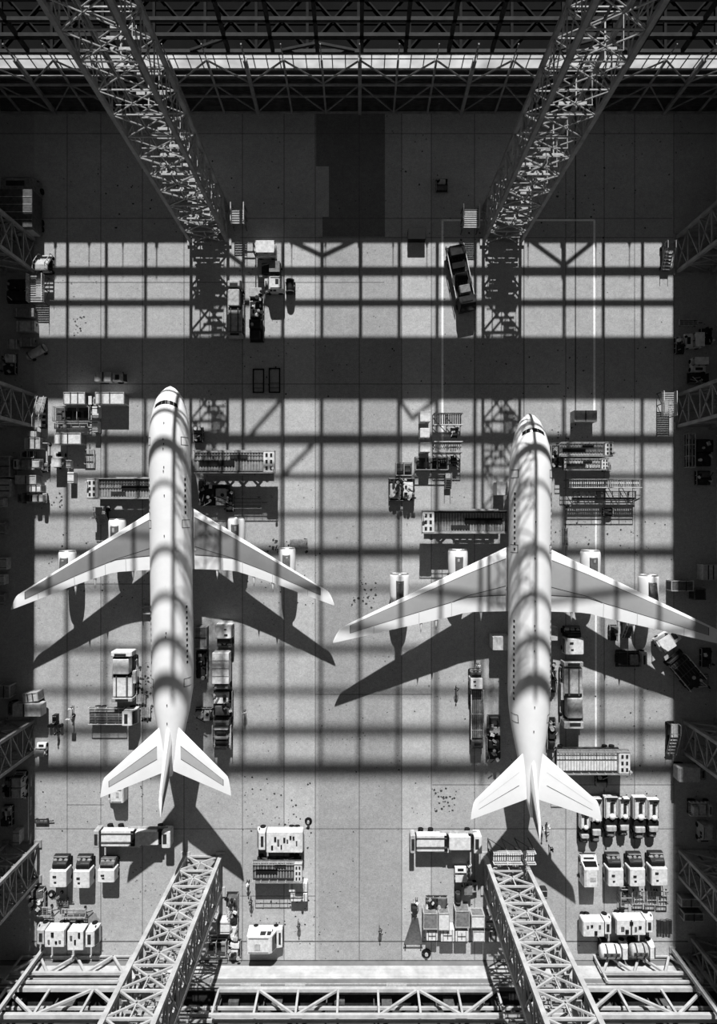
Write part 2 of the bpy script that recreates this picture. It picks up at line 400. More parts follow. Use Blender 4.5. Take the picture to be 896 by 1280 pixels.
# ---------------------------------------------------------------- lattice towers and columns
def tower(name, label, cat, group, x0, x1, y0, y1, hh, bay, cw, bw, m, mb_=None, landings=True, style='x', stair=True, seed=1, thin=99):
    """px footprint (y0 = far side at the top of the picture)"""
    cx, cy = W((x0 + x1) / 2, (y0 + y1) / 2); a, b = (x1 - x0) / PX / 2, (y1 - y0) / PX / 2
    e = empty(name, (cx, cy, 0)); tag(e, label, cat, group); mb_ = mb_ or m
    r = random.Random(seed)
    cs = [(-a, -b), (a, -b), (a, b), (-a, b)]
    for x, y in cs: MB().bar((x, y, 0), (x, y, hh), cw).obj('chord', m, e)
    n = int(hh / bay)
    for i in range(4):
        f = MB(); p, q = cs[i], cs[(i + 1) % 4]
        for k in range(n + 1):
            z = k * bay
            if k > thin: bw_ = bw * .6
            else: bw_ = bw
            f.bar((p[0], p[1], z + .15), (q[0], q[1], z + .15), bw_ * 1.15)
            if k < n:
                if style == 'x' or (style == 'mix' and (k + i) % 2):
                    f.bar((p[0], p[1], z), (q[0], q[1], z + bay), bw_); f.bar((q[0], q[1], z), (p[0], p[1], z + bay), bw_)
                elif (k % 2): f.bar((p[0], p[1], z), (q[0], q[1], z + bay), bw)
                else: f.bar((q[0], q[1], z), (p[0], p[1], z + bay), bw)
                if style == 'x': f.bar(((p[0] + q[0]) / 2, (p[1] + q[1]) / 2, z + bay / 2), ((p[0] + q[0]) / 2, (p[1] + q[1]) / 2, z + bay), bw_ * .7)
        f.obj('face_lattice', mb_, e)
    for x, y in cs: MB().box(x, y, 0, cw * 2.4, cw * 2.4, .3).obj('base_plate', mb_, e)
    if landings:
        s = MB()
        g = MB()
        if thin < 99:
            for z in (1.2, 2.4, 3.4, 5.5, 6.6):
                for j in range(7): g.box(r.uniform(-.3, .3) * a, -b * .85 + j * b * 1.7 / 6, z, a * r.uniform(.9, 1.5), .4, .1)
                g.bar((0, -b * .85, z), (0, b * .85, z), .12); g.obj('grating_deck', mb_, e); g = MB()
        for k in range(1, n + 1):
            z = k * bay * 1.0 - .4
            if k > thin and k % 2: continue
            g = MB(); rl = MB()
            side = -1 if k % 2 else 1
            nb = 5
            for j in range(nb):
                yy = -b * .8 + j * b * 1.6 / (nb - 1)
                if r.random() < (.85 if k <= thin else .45): g.box(side * a * .35 * r.uniform(.4, 1.2), yy, z, a * r.uniform(.7, 1.25), .34, .08)
            rl.bar((-a * .8, -b * .7, z + 1), (a * .8, -b * .7, z + 1), .09); rl.bar((-a * .8, b * .7, z + 1), (a * .8, b * .7, z + 1), .09)
            rl.bar((a * .75 * side, -b * .7, z), (a * .75 * side, -b * .7, z + 1), .09)
            rl.bar((a * .78, -b * .7, z + 1), (a * .78, b * .7, z + 1), .07)
            g.bar((side * a * .3, -b * .85, z), (side * a * .3, b * .85, z), .14)
            g.obj('landing', mb_, e); rl.obj('handrail', mb_, e)
            if stair and k <= thin:
                y0_, y1_ = (-b * .7, b * .7)
                for t in range(7):
                    u = t / 6
                    s.box(-side * a * (.55 - .15), y0_ + (y1_ - y0_) * u, z - bay * (1 - u), a * .55, .36, .07)
                s.bar((-side * a * .12, y0_, z - bay), (-side * a * .12, y1_, z), .14)
                s.bar((-side * a * .68, y0_, z - bay), (-side * a * .68, y1_, z), .14)
        s.obj('stairway', mb_, e)
        c = MB(); c.bar((a * .2, b * .5, 0), (a * .2, b * .5, hh), .22); c.bar((-a * .5, -b * .1, 0), (-a * .5, -b * .1, hh), .18)
        c.obj('cable_riser', DKSTEEL, e)
    return e
G4 = 'lattice towers'
tower('lattice_tower', 'dark lattice tower at the top, nearer the parked forklift and white tractors', 'steel tower', G4, 239, 285, 262, 303, 54, 4.4, .5, .2, TOWERD, STEEL, seed=1, thin=5)
tower('lattice_tower', 'dark lattice tower at the top, beside the slanted flatbed and white floor line', 'steel tower', G4, 604, 650, 262, 303, 54, 4.4, .5, .2, TOWERD, STEEL, seed=2, thin=5)
tower('lattice_tower', 'bright white lattice tower at the bottom behind the grey-striped-tail jet', 'steel tower', G4, 232, 276, 1070, 1114, 50, 4.4, .62, .23, TOWERW, TOWERW, seed=3)
tower('lattice_tower', 'bright white lattice tower at the bottom with a railed platform at its foot', 'steel tower', G4, 606, 652, 1070, 1112, 50, 4.4, .62, .23, TOWERW, TOWERW, seed=4)
G5 = 'lattice side columns'
for (x0, x1, y0, y1, lb, s) in (
    (4, 43, 300, 340, 'grey lattice column by the left side wall, highest of its row, beneath the big parked lorry', 5),
    (4, 42, 494, 533, 'grey lattice column by the left side wall, next to the silver dollies and cargo boxes', 6),
    (3, 42, 901, 939, 'lattice column by the left side wall, just below two pale trailers', 7),
    (8, 48, 1054, 1098, 'lattice column by the left side wall, beside three parked white vans', 8),
    (846, 890, 297, 340, 'grey lattice column by the right side wall, highest of its row, beside a white stand', 9),
    (847, 890, 494, 533, 'grey lattice column by the right side wall, below two white tractors in shade', 10),
    (855, 896, 902, 940, 'lattice column by the right side wall, above a white lorry in shade', 11),
    (848, 890, 1062, 1094, 'lattice column by the right side wall, beside the row of white utility trucks', 12),
    (864, 900, 1172, 1195, 'small lattice column in the bottom right corner, below all other side columns', 13)):
    tower('lattice_column', lb, 'steel column', G5, x0, x1, y0, y1, 26, 3.6, .5, .2, TOWERD, TOWERD, True, 'mix', False, s)
# ---------------------------------------------------------------- airliners
def interp(t, pts):
    if t >= pts[0][0]: return pts[0][1:]
    for a, b in zip(pts, pts[1:]):
        if a[0] >= t >= b[0]:
            u = (a[0] - t) / (a[0] - b[0]); return tuple(p + (q - p) * u for p, q in zip(a[1:], b[1:]))
    return pts[-1][1:]

def surface(half, root, tip_le, te_pts, zr, zt, thr, tht, side, n=12):
    """a swept wing: returns f(u, c, up) -> point; root=(x, yLE), tip_le=(x, yLE), te_pts=[(x,y)...]"""
    def le(x): 
        u = (x - root[0]) / (tip_le[0] - root[0])
        if u <= 1: return root[1] + (tip_le[1] - root[1]) * u
        v = (x - tip_le[0]) / (half - tip_le[0]); e = te_pts[-1][1]
        return tip_le[1] + (e + .25 - tip_le[1]) * (.25 * v + .75 * v ** 2.2)
    def te(x):
        for a, b in zip(te_pts, te_pts[1:]):
            if x <= b[0]: return a[1] + (b[1] - a[1]) * (x - a[0]) / (b[0] - a[0])
        return te_pts[-1][1]
    def pt(x, c, off):
        u = (x - root[0]) / (half - root[0])
        z = zr + (zt - zr) * u; th = thr + (tht - thr) * u
        a = 2.6 * (math.sqrt(max(c, 0)) * .45 - .28 * c - .17 * c * c)   # airfoil-like half thickness
        y = le(x) + (te(x) - le(x)) * c
        return (side * x, y, z + th * .5 * max(a, 0) * (1 if off >= 0 else -.7) + (off if abs(off) != 1 else 0))
    return pt
CH = [0, .02, .06, .12, .2, .35, .5, .65, .8, .92, 1.0]
def solid_wing(pt, xs):
    m = MB(); rings = []
    for x in xs:
        up = [pt(x, c, 1) for c in CH]; lo = [pt(x, c, -1) for c in CH[::-1][1:-1]]
        rings.append(up + lo)
    m.smooth = False
    m.loft(rings); return m
def patch(pt, xs, f0, f1, off, nc=6):
    m = MB(); rows = []
    for x in xs:
        a, b = f0(x), f1(x)
        rows.append([pt(x, a + (b - a) * j / nc, off) for j in range(nc + 1)])
    m.loft(rows, closed=False, caps=False); return m

def airliner(name, label, ax, yaw, ypivot, P):
    e = empty(name, (ax, ypivot, 0), R(yaw)); tag(e, label, 'aeroplane', 'four-engine jets')
    yp = ypivot
    sec = P['sec']                                   # (Y, zc, r)
    nn = 40
    def ring(Y, k=1.0):
        zc, r = interp(Y, sec); r *= k
        return [(r * math.cos(2 * math.pi * i / nn), Y - yp, zc + r * 1.03 * math.sin(2 * math.pi * i / nn)) for i in range(nn)]
    ys = []
    for a, b in zip(sec, sec[1:]):
        k = max(1, int((a[0] - b[0]) / 2.2)); ys += [a[0] + (b[0] - a[0]) * i / k for i in range(k)]
    ys.append(sec[-1][0])
    m = MB(); m.smooth = True; m.loft([ring(y) for y in ys]); m.obj('fuselage', JETW, e)
    def skin(Y, ang, off=.03):
        zc, r = interp(Y, sec); t = R(ang)
        return ((r + off) * math.cos(t), Y - yp, zc + (r * 1.03 + off) * math.sin(t))
    def strip(m, y0, y1, a0, a1, off=.03, n=3):
        rows = [[skin(y0 + (y1 - y0) * i / n, a0 + (a1 - a0) * j / 4, off) for j in range(5)] for i in range(n + 1)]
        m.loft(rows, closed=False, caps=False)
    # cockpit windows: a row of panes wrapped round the nose
    yc = P['cockpit']
    for i in range(6):
        m = MB(); a0 = 46 + i * 14.8
        ya = lambda t: yc + .55 - .62 * ((t - 90) / 45) ** 2
        rows = [[skin(ya(a0 + 14.2 * j / 4) - dy, a0 + 14.2 * j / 4, .03) for j in range(5)] for dy in (0, .3, .62)]
        m.loft(rows, closed=False, caps=False)
        m.obj('cockpit_window', GLASS, e)
    for s in (1, -1):
        y = P['cabin'][0]
        while y > P['cabin'][1]:
            ang = 31
            a0, a1 = (ang - 3, ang + 3) if s > 0 else (180 - ang - 3, 180 - ang + 3)
            if not (P['cabin'][2] > y > P['cabin'][3]): 
                m = MB(); strip(m, y, y - .42, a0, a1, .02, 1); m.obj('cabin_window', GLASS, e)
            y -= .85
        for yd in P['doors']:
            m = MB()
            for (ya, yb, aa, ab) in ((yd, yd - .08, 12, 42), (yd - 1.2, yd - 1.28, 12, 42), (yd, yd - 1.28, 41, 43)):
                strip(m, ya, yb, aa if s > 0 else 180 - aa, ab if s > 0 else 180 - ab, .02)
            m.obj('door_outline', SEAM, e)
    for i, yy in enumerate(P['dots']):
        p = skin(yy, 90 + 1.5 * (i % 2)); m = MB(); m.box(p[0], p[1], p[2] - .05, .14, .3, .16, 0, 0, .03, .06); m.obj('antenna', SEAM, e)
    m = MB()
    for yy in P['rings']:
        strip(m, yy, yy - .05, 5, 175, .012)
    m.obj('skin_joint', mat('seam_grey', .5, .6, 0, .1), e)
    # wings
    for s in (1, -1):
        pt = surface(P['half'], P['wroot'], P['wtip'], P['wte'], 5.0, P['ztip'], 1.35, .25, s)
        x0, x1 = P['wroot'][0] - 1.5, P['half']
        xs = [x0 + (P['wtip'][0] - x0) * i / 16 for i in range(17)] + [P['wtip'][0] + (x1 - P['wtip'][0]) * u for u in (.2, .4, .6, .75, .88, 1)]
        wg = solid_wing(pt, xs).obj('wing', JETW, e, (0, -yp, 0))
        xa, xb = P['wroot'][0] + .15, P['wtip'][0] - P['panel_gap']
        px_ = [xa + (xb - xa) * i / 16 for i in range(17)]
        u = lambda x: (x - xa) / (xb - xa)
        pf = P['pf']
        f0 = lambda x: pf[0] + (pf[1] - pf[0]) * u(x)
        f1 = lambda x: pf[2] + (pf[3] - pf[2]) * min(1, u(x) / .3) if u(x) < .3 else pf[3] + (pf[4] - pf[3]) * (u(x) - .3) / .7
        patch(pt, [xa - .05] + px_[1:-1] + [xb + .1], lambda x: f0(x) - .012, lambda x: f1(x) + .012, .025).obj('panel_seam', SEAM, wg)
        patch(pt, px_, f0, f1, .05).obj('wing_panel', P['panel'], wg)
        # spoiler line and flap joints
        m = MB()
        kx = xa + (xb - xa) * .34
        f2 = lambda x: f1(x) - .14 * (1 - (x - xa) / (kx - xa)) - .004
        r_ = [xa + (kx - xa) * i / 6 for i in range(7)]
        m2 = patch(pt, r_, f2, lambda x: f2(x) + .012, .065, 1); m2.obj('spoiler_line', SEAM, wg)
        for uu in P['joints']:
            x = xa + (xb - xa) * uu
            patch(pt, [x, x + .09], lambda q: f1(q), lambda q: 1.0, .03, 3).obj('flap_joint', mat('seam_grey', .5), wg)
        for xx in P['fair']:                                   # pointed flap-track fairings behind the trailing edge
            te = pt(xx, 1.0, 1); m = MB(); m.smooth = True; rg = []
            for t in range(7):
                q = t / 6; rr = .34 * math.sin(math.pi * min(1, .18 + q * .82)) + .02
                rg.append([(te[0] + rr * .8 * math.cos(2 * math.pi * j / 8), te[1] + 2.6 - 4.2 * q, te[2] - .35 + rr * math.sin(2 * math.pi * j / 8)) for j in range(8)])
            m.loft(rg); m.obj('flap_fairing', JETW, wg)
        # engines
        for ex, ey in P['eng']:
            r = P['er']; zc = P['ez']
            eg = MB(); eg.smooth = True
            prof = [(0, .80), (.12, .93), (.5, 1.0), (1.8, 1.0), (3.6, .96), (5.0, .82)]
            n = 24
            def rg(y, k): return [(s * ex + r * k * math.cos(2 * math.pi * i / n), ey - y, zc + r * k * math.sin(2 * math.pi * i / n)) for i in range(n)]
            eg.loft([rg(.9, .70), rg(.25, .74)] + [rg(y, k) for y, k in prof] + [rg(5.05, .66), rg(4.2, .6)], caps=False)
            g = eg.obj('engine', JETW, e, (0, -yp, 0))
            f = MB(); f.loft([rg(.9, .72), rg(.92, .1)]); f.cyl((s * ex, ey - .9, zc), r * .25, .5, 'y', 12, .05); f.obj('fan', DARK, g)
            c = MB(); c.smooth = True; c.loft([rg(4.2, .55), rg(5.2, .46), rg(6.0, .25), rg(6.3, .03)]); c.obj('exhaust_cone', MID, g)
            lp = MB(); lp.smooth = True; lp.loft([rg(-.02, .82), rg(-.06, .87), rg(.1, .935), rg(.16, .945)], caps=False); lp.obj('inlet_lip', mat('bare_metal', .55, .3, .8, .1), g)
            p = MB(); wz = pt(ex, .1, 1)[2]
            pl = 4.9
            p.loft([[(s * ex - h_, ey - 1.05, zc + r * .9), (s * ex + h_, ey - 1.05, zc + r * .9), (s * ex + h_, ey - 1.25, zc + r * 1.08), (s * ex - h_, ey - 1.25, zc + r * 1.08)] if q == 0 else
                    [(s * ex - h_, ey - pl, zc + r * .6), (s * ex + h_, ey - pl, zc + r * .6), (s * ex + h_, ey - pl, wz - .2), (s * ex - h_, ey - pl, wz - .2)] for q, h_ in ((0, .62), (1, .5))])
            p.obj('pylon', MID, g)
            p2 = MB(); p2.box(s * ex + s * .12, ey - 2.6, zc + r * 1.0, .34, 2.4, .2); p2.obj('pylon_stripe', PALE, g)
    # tailplane
    for s in (1, -1):
        pt = surface(P['shalf'], P['sroot'], P['stip'], P['ste'], 9.5, 11.5, .8, .2, s)
        x0 = P['sroot'][0] - 1.2
        xs = [x0 + (P['stip'][0] - x0) * i / 6 for i in range(7)] + [P['stip'][0] + (P['shalf'] - P['stip'][0]) * u for u in (.4, .8, 1)]
        sg = solid_wing(pt, xs).obj('tailplane', JETW, e, (0, -yp, 0))
        xa, xb = P['sroot'][0] + .1, P['stip'][0] - .6
        r_ = [xa + (xb - xa) * i / 6 for i in range(7)]
        if P['stripe']:
            patch(pt, r_, lambda x: .36, lambda x: .66, .02, 4).obj('panel_seam', SEAM, sg)
            patch(pt, r_[:-1] + [xb - .08], lambda x: .375, lambda x: .645, .035, 4).obj('tail_panel', mat('tail_grey', .42, .5, 0, .1), sg)
        else:
            patch(pt, r_, lambda x: .62, lambda x: .635, .02, 1).obj('panel_seam', SEAM, sg)
            patch(pt, r_, lambda x: .33, lambda x: .338, .02, 1).obj('panel_seam', mat('seam_grey', .5), sg)
    # fin: base LE/TE, tip LE/TE
    (bl, bt, bz), (tl, tt, tz) = P['fin']
    m = MB(); rings = []
    for i in range(9):
        u = i / 8; l = bl + (tl - bl) * u; t = bt + (tt - bt) * u; z = bz + (tz - bz) * u; th = P['finth'] * (1 - .55 * u)
        sec_ = []
        for c, k in ((0, 0), (.08, .6), (.3, 1), (.6, .8), (1, .06)): sec_.append((th * k, l + (t - l) * c, z))
        for c, k in ((1, .06), (.6, .8), (.3, 1), (.08, .6)): sec_.append((-th * k, l + (t - l) * c, z))
        rings.append(sec_)
    m.loft(rings); fn = m.obj('fin', JETW, e, (0, -yp, 0))
    for s in (1, -1):
        rr = []
        for i in range(2):
            u = .12 + .82 * i; l = bl + (tl - bl) * u; t = bt + (tt - bt) * u; z = bz + (tz - bz) * u; th = P['finth'] * (1 - .55 * u)
            rr.append([(s * (th * .92 + .03), l + (t - l) * .5, z), (s * (th * .06 + .06), l + (t - l) * 1.0, z)])
        m = MB(); m.loft(rr, closed=False, caps=False); m.obj('shaded_rudder', MID, fn)  # rudder sheets widened and darkened to paint in the fin's unlit sides
    # landing gear
    def gear(nm, x, y, z1, wr, ww, k):
        g = MB().cyl((x, y, wr), .2, z1 - wr, 'z', 10).obj(nm, STEEL, e, (0, -yp, 0))
        for i in range(k):
            for dx in (-.55, .55): MB().cyl((x + dx - ww / 2, y + (i - (k - 1) / 2) * 1.3, wr), wr, ww, 'x', 16).obj('wheel', BLACK, g)
    gear('nose_gear', 0, P['cockpit'] - 3.5, 5, .5, .35, 1)
    for s in (1, -1): gear('main_gear', s * 3.3, P['wroot'][1] - 6.5, 5.3, .6, .45, 2)
    return e

LJ = dict(sec=[(19.75, 6.25, .12), (19.4, 6.3, .75), (18.6, 6.45, 1.5), (17.6, 6.6, 2.08), (16, 6.75, 2.55), (14.4, 6.9, 2.85), (12, 7, 3.12), (9.5, 7, 3.2), (-24, 7, 3.2), (-27.5, 7.15, 3.12), (-30.7, 7.5, 2.67), (-33.9, 7.95, 2.0), (-37.1, 8.45, 1.24), (-39.4, 8.8, .55), (-40.4, 8.95, .25)],
          cockpit=16.6, cabin=(5.2, -23.5, -.5, -14), doors=(11.5, -1.2, -25.5), dots=(13.5, 11, 10.3, 9.6, 6.8, 6.2, 2.5, -3.6, -18.3, -18.9, -29.2, -32),
          rings=(-11.2,), half=25.3, wroot=(3.1, .5), wtip=(24.0, -12.5), wte=[(1, -9.1), (3.1, -9.1), (9.5, -9.4), (14.9, -11.1), (25.3, -15.0)], ztip=6.6,
          panel=PANEL1, panel_gap=.9, pf=(.14, .12, .76, .68, .62), joints=(.22, .38, .62, .9), fair=(6.7, 12.6, 15.6), eng=((9.6, -1.0), (17.7, -6.0)), er=1.38, ez=3.55,
          shalf=9.75, sroot=(1.7, -33.0), stip=(9.2, -39.6), ste=[(.3, -39.5), (9.75, -42.5)], stripe=True, fin=((-31.6, -40.2, 9.6), (-40.6, -44.3, 14.2)), finth=.55)
airliner('jet_airliner', 'white four-engine jet airliner with darker grey wing panels and grey-striped tailplane', -29.2, .75, -8, LJ)
RJ = dict(sec=[(15.45, 6.25, .12), (15.1, 6.3, .75), (14.2, 6.45, 1.55), (12.4, 6.7, 2.3), (10.2, 6.85, 2.9), (7.7, 7, 3.2), (5, 7, 3.26), (-28, 7, 3.26), (-30.5, 7.1, 3.12), (-32.8, 7.3, 2.85), (-35, 7.6, 2.5), (-37.9, 8.0, 1.97), (-41, 8.4, 1.38), (-44, 8.8, .85), (-46.6, 9.1, .25)],
          cockpit=12.35, cabin=(3, -29, -6, -16), doors=(6.5, -5, -31), dots=(-1.5, -7, -13.5, -17.2, -17.9, -21, -29.5, -33.2), rings=(),
          half=30.6, wroot=(3.2, -5.6), wtip=(28.8, -17.9), wte=[(1, -15.8), (3.2, -15.8), (9.5, -15.9), (12, -16.6), (20.5, -18.4), (30.6, -20.6)], ztip=7.2,
          panel=PANEL2, panel_gap=.9, pf=(.18, .15, .74, .66, .62), joints=(.35, .56, .85), fair=(7.2, 14.4, 16.8), eng=((10.7, -6.1), (20.1, -10.0)), er=1.6, ez=3.4,
          shalf=9.75, sroot=(2.0, -37.2), stip=(9.1, -43.1), ste=[(.6, -43.8), (9.75, -46.0)], stripe=False, fin=((-36.8, -46.2, 9.7), (-45.2, -47.9, 13.6)), finth=.5)
airliner('jet_airliner', 'white four-engine jet airliner with broad pale grey wings and plain white tailplane', 26.7, -.35, -12, RJ)
# ---------------------------------------------------------------- ground vehicles and equipment: local frame, front towards +Y, standing on z=0
TONE = {'w': WHITE, 'p': PALE, 'g': GREY, 'm': MID, 'd': DARK, 's': STEEL, 'o': WOOD, 'j': JETW, 'k': BLACK}
def wheels(e, L, Wd, ys, r=.42, ww=.28):
    for y in ys:
        for s in (-1, 1):
            x = s * (Wd / 2 - ww * .5)
            wl = MB().cyl((x - ww / 2, y, r), r, ww, 'x', 14).obj('wheel', BLACK, e)
def k_van(e, L, Wd, Z, t='w', hatch=True):
    m = MB(); a = -L / 2; b = L / 2
    m.prism([(a, .35), (b, .35), (b, Z * .42), (b - L * .16, Z * .5), (b - L * .27, Z * .93), (b - L * .33, Z), (a + .12, Z), (a, Z * .9)], Wd, Wd * .07)
    m.obj('body', TONE[t], e)
    def ins(z): return Wd / 2 - Wd * .07 * (z - .35) / (Z - .35)
    y1, z1, y2, z2 = b - L * .165, Z * .53, b - L * .265, Z * .92
    m = MB(); m.add([(-ins(z1) * .86, y1 + .04, z1), (ins(z1) * .86, y1 + .04, z1), (ins(z2) * .84, y2 + .05, z2), (-ins(z2) * .84, y2 + .05, z2)], [[0, 1, 2, 3]]); m.obj('windscreen', GLASS, e)
    for s in (-1, 1):
        m = MB()
        for p, q in ((b - L * .29, b - L * .42), (b - L * .45, b - L * .62)):
            m.add([(s * (ins(Z * .58) + .02), p, Z * .58), (s * (ins(Z * .58) + .02), q, Z * .58), (s * (ins(Z * .86) + .02), q, Z * .86), (s * (ins(Z * .86) + .02), p - .12, Z * .86)], [[0, 1, 2, 3]])
        m.obj('side_window', GLASS, e)
        MB().box(s * (Wd / 2 + .1), b - L * .27, Z * .55, .2, .14, .24).obj('mirror', DARK, e)
        MB().box(s * Wd * .36, b - .02, Z * .3, Wd * .16, .12, .2).obj('headlamp', STEEL, e)
    MB().box(0, b + .03, .3, Wd * .95, .16, .28).obj('bumper', DARK, e)
    m = MB(); m.box(0, b - L * .09, Z * .455, Wd * .62, L * .1, .05); m.obj('bonnet_grille', DARK, e)
    if hatch:
        MB().box(Wd * .08, a + L * .32, Z, Wd * .34, L * .16, .07, 0, .02).obj('roof_hatch', DARK if hatch == 2 else PALE, e)
        for s in (-1, 1): MB().bar((s * Wd * .36, a + .3, Z + .04), (s * Wd * .36, b - L * .36, Z + .04), .06).obj('roof_rail', MID, e)
    wheels(e, L, Wd, (a + L * .2, b - L * .2))
def k_utility(e, L, Wd, Z, t='w', var=0):
    """short truck: dark open equipment bay in front, box body behind"""
    a, b = -L / 2, L / 2; r = random.Random(var)
    MB().box(0, 0, .4, Wd * .86, L, .25).obj('chassis', DARK, e)
    c = MB().prism([(b - L * .36, .5), (b, .5), (b, Z * .45), (b - L * .1, Z * .52), (b - L * .22, Z * .8), (b - L * .36, Z * .82)], Wd * .92, Wd * .07).obj('cab', MID if var % 2 else DARK, e)
    m = MB(); m.box(0, b - L * .29, Z * .82, Wd * .7, L * .09, .1); m.obj('windscreen', GLASS, c)
    m = MB()
    for i in range(3): m.cyl((-Wd * .3 + i * Wd * .3, b - L * .11 + r.uniform(-.15, .15), Z * .5), Wd * r.uniform(.1, .17), .28, 'z', 10, Wd * .09)
    m.obj('beacon_drum', PALE, e)
    m = MB(); m.box(0, b - .08, Z * .5, Wd * .8, .12, .3); m.box(Wd * .1, b - L * .2, Z * .66, Wd * .5, .14, .22); m.obj('light_bar', GREY, e)
    m = MB(); m.box(0, a + L * .31, .55, Wd, L * .62, Z - .55, 0, .12, .05, .03); m.obj('box_body', TONE[t], e)
    MB().box(-Wd * .18, a + L * (.36 + .04 * (var % 3)), Z, Wd * .2, L * .07, .08).box(-Wd * .14, a + L * (.2 + .03 * (var % 2)), Z, Wd * .14, L * .05, .08).obj('roof_vent', DARK, e)
    MB().box(-Wd / 2 + .02, a + L * .3, .9, .05, L * .5, Z * .45).obj('side_shutter', GREY, e)
    MB().box(0, a - .15, .45, Wd * .9, .3, .15).obj('rear_step', STEEL, e)
    wheels(e, L, Wd, (a + L * .18, b - L * .18))
def k_belttruck(e, L, Wd, Z, var=0):
    """long white bed with a slot in it, round seat canopy, heavy engine at the rear end"""
    a, b = -L / 2, L / 2; r = random.Random(var)
    MB().box(0, 0, .35, Wd * .8, L * .96, .4).obj('chassis', DARK, e)
    m = MB(); m.box(0, b - L * .25, .75, Wd, L * .5, Z * .4, 0, .08); m.obj('bed', WHITE, e)
    MB().box(Wd * .05, b - L * .28, .75 + Z * .4, Wd * .26, L * .3, .06).obj('belt', DARK, e)
    m = MB(); m.box(-Wd * .42, b - L * .25, .75 + Z * .4, Wd * .1, L * .48, .3); m.box(Wd * .42, b - L * .22, .75 + Z * .4, Wd * .1, L * .4, .22); m.obj('side_rail', STEEL, e)
    m = MB(); m.box(0, b - .15, .9 + Z * .4, Wd * .85, .2, .22); m.box(Wd * .16, b - L * .1, .8 + Z * .4, Wd * .3, .4, .14); m.obj('roller_stop', DARK, e)
    MB().box(0, a + L * .40, .7, Wd * .9, L * .11, Z * .42).obj('seat_well', BLACK, e)
    MB().dome((Wd * .06, b - L * .45, Z * .8), Wd * .24, .4).cyl((Wd * .06, b - L * .45, .8), .08, Z * .6, 'z', 8).obj('canopy', WHITE, e)
    m = MB(); m.box(0, a + L * .27, .7, Wd * .74, L * .14, Z * .55, 0, .12); m.obj('engine_cowl', PALE, e)
    m = MB(); m.box(0, a + L * .12, .6, Wd * .62, L * .16, Z * .42, 0, .15, .1, .1); m.obj('tail_cowl', GREY, e)
    m = MB()
    for i in range(6): m.box(r.uniform(-.3, .3) * Wd, a + L * r.uniform(.06, .34), Z * r.uniform(.5, .66), r.uniform(.15, .4), r.uniform(.15, .4), r.uniform(.1, .3))
    m.obj('engine_fittings', DARK, e)
    MB().box(0, a + .1, .4, Wd * .7, .2, .4).obj('bumper', MID, e)
    wheels(e, L, Wd, (a + L * .16, b - L * .16), .4)
def k_boxtruck(e, L, Wd, Z, t='w', cab='w', cl=.24, ribs=True, split=0, fit=0):
    a, b = -L / 2, L / 2; cy = b - L * cl / 2
    MB().box(0, 0, .5, Wd * .55, L * .96, .3).obj('chassis', DARK, e)
    m = MB(); zc = Z * .88
    m.prism([(b - L * cl + .1, .5), (b, .5), (b, zc * .5), (b - L * cl * .22, zc * .92), (b - L * cl * .34, zc), (b - L * cl + .1, zc)], Wd * .92, Wd * .06)
    c = m.obj('cab', TONE[cab], e)
    m = MB(); w_ = Wd * .40; m.add([(-w_, b - .0 + .03, zc * .54), (w_, b + .03, zc * .54), (w_ * .92, b - L * cl * .2 + .04, zc * .9), (-w_ * .92, b - L * cl * .2 + .04, zc * .9)], [[0, 1, 2, 3]]); m.obj('windscreen', GLASS, c)
    MB().box(0, b - L * cl * .62, zc, Wd * .5, L * cl * .3, .06).obj('roof_hatch', DARK, c)
    for s in (-1, 1): MB().box(s * (Wd * .5), b - L * cl * .25, zc * .55, .16, .14, .4).obj('mirror', DARK, c)
    m = MB(); bl = L * (1 - cl) - .15; by = a + bl / 2
    m.box(0, by, .85, Wd, bl, Z - .85, 0, .06); bx = m.obj('cargo_box', TONE[t], e)
    if ribs:
        m = MB(); n = max(3, int(bl / 1.1))
        for i in range(1, n): m.box(0, a + bl * i / n, Z, Wd * .98, .07, .05)
        m.obj('roof_rib', GREY if t == 'w' else PALE, bx)
    if split:
        MB().box(0, a + bl * split, Z + .01, Wd * 1.0, .22, .06).obj('roof_gap', DARK, bx)
    r = random.Random(fit)
    for i in range(fit):
        MB().box(r.uniform(-.3, .3) * Wd, a + bl * (.12 + .76 * (i + .5) / fit), Z + .02, r.uniform(.14, .3) * Wd, bl / fit * r.uniform(.3, .6), .12).obj('roof_opening', BLACK if i % 3 else MID, bx)
    MB().box(0, a - .05, .85, Wd * .9, .08, Z * .6).obj('rear_door', STEEL, bx)
    wheels(e, L, Wd, (a + L * .14, a + L * .26, b - L * cl * .55), .48)
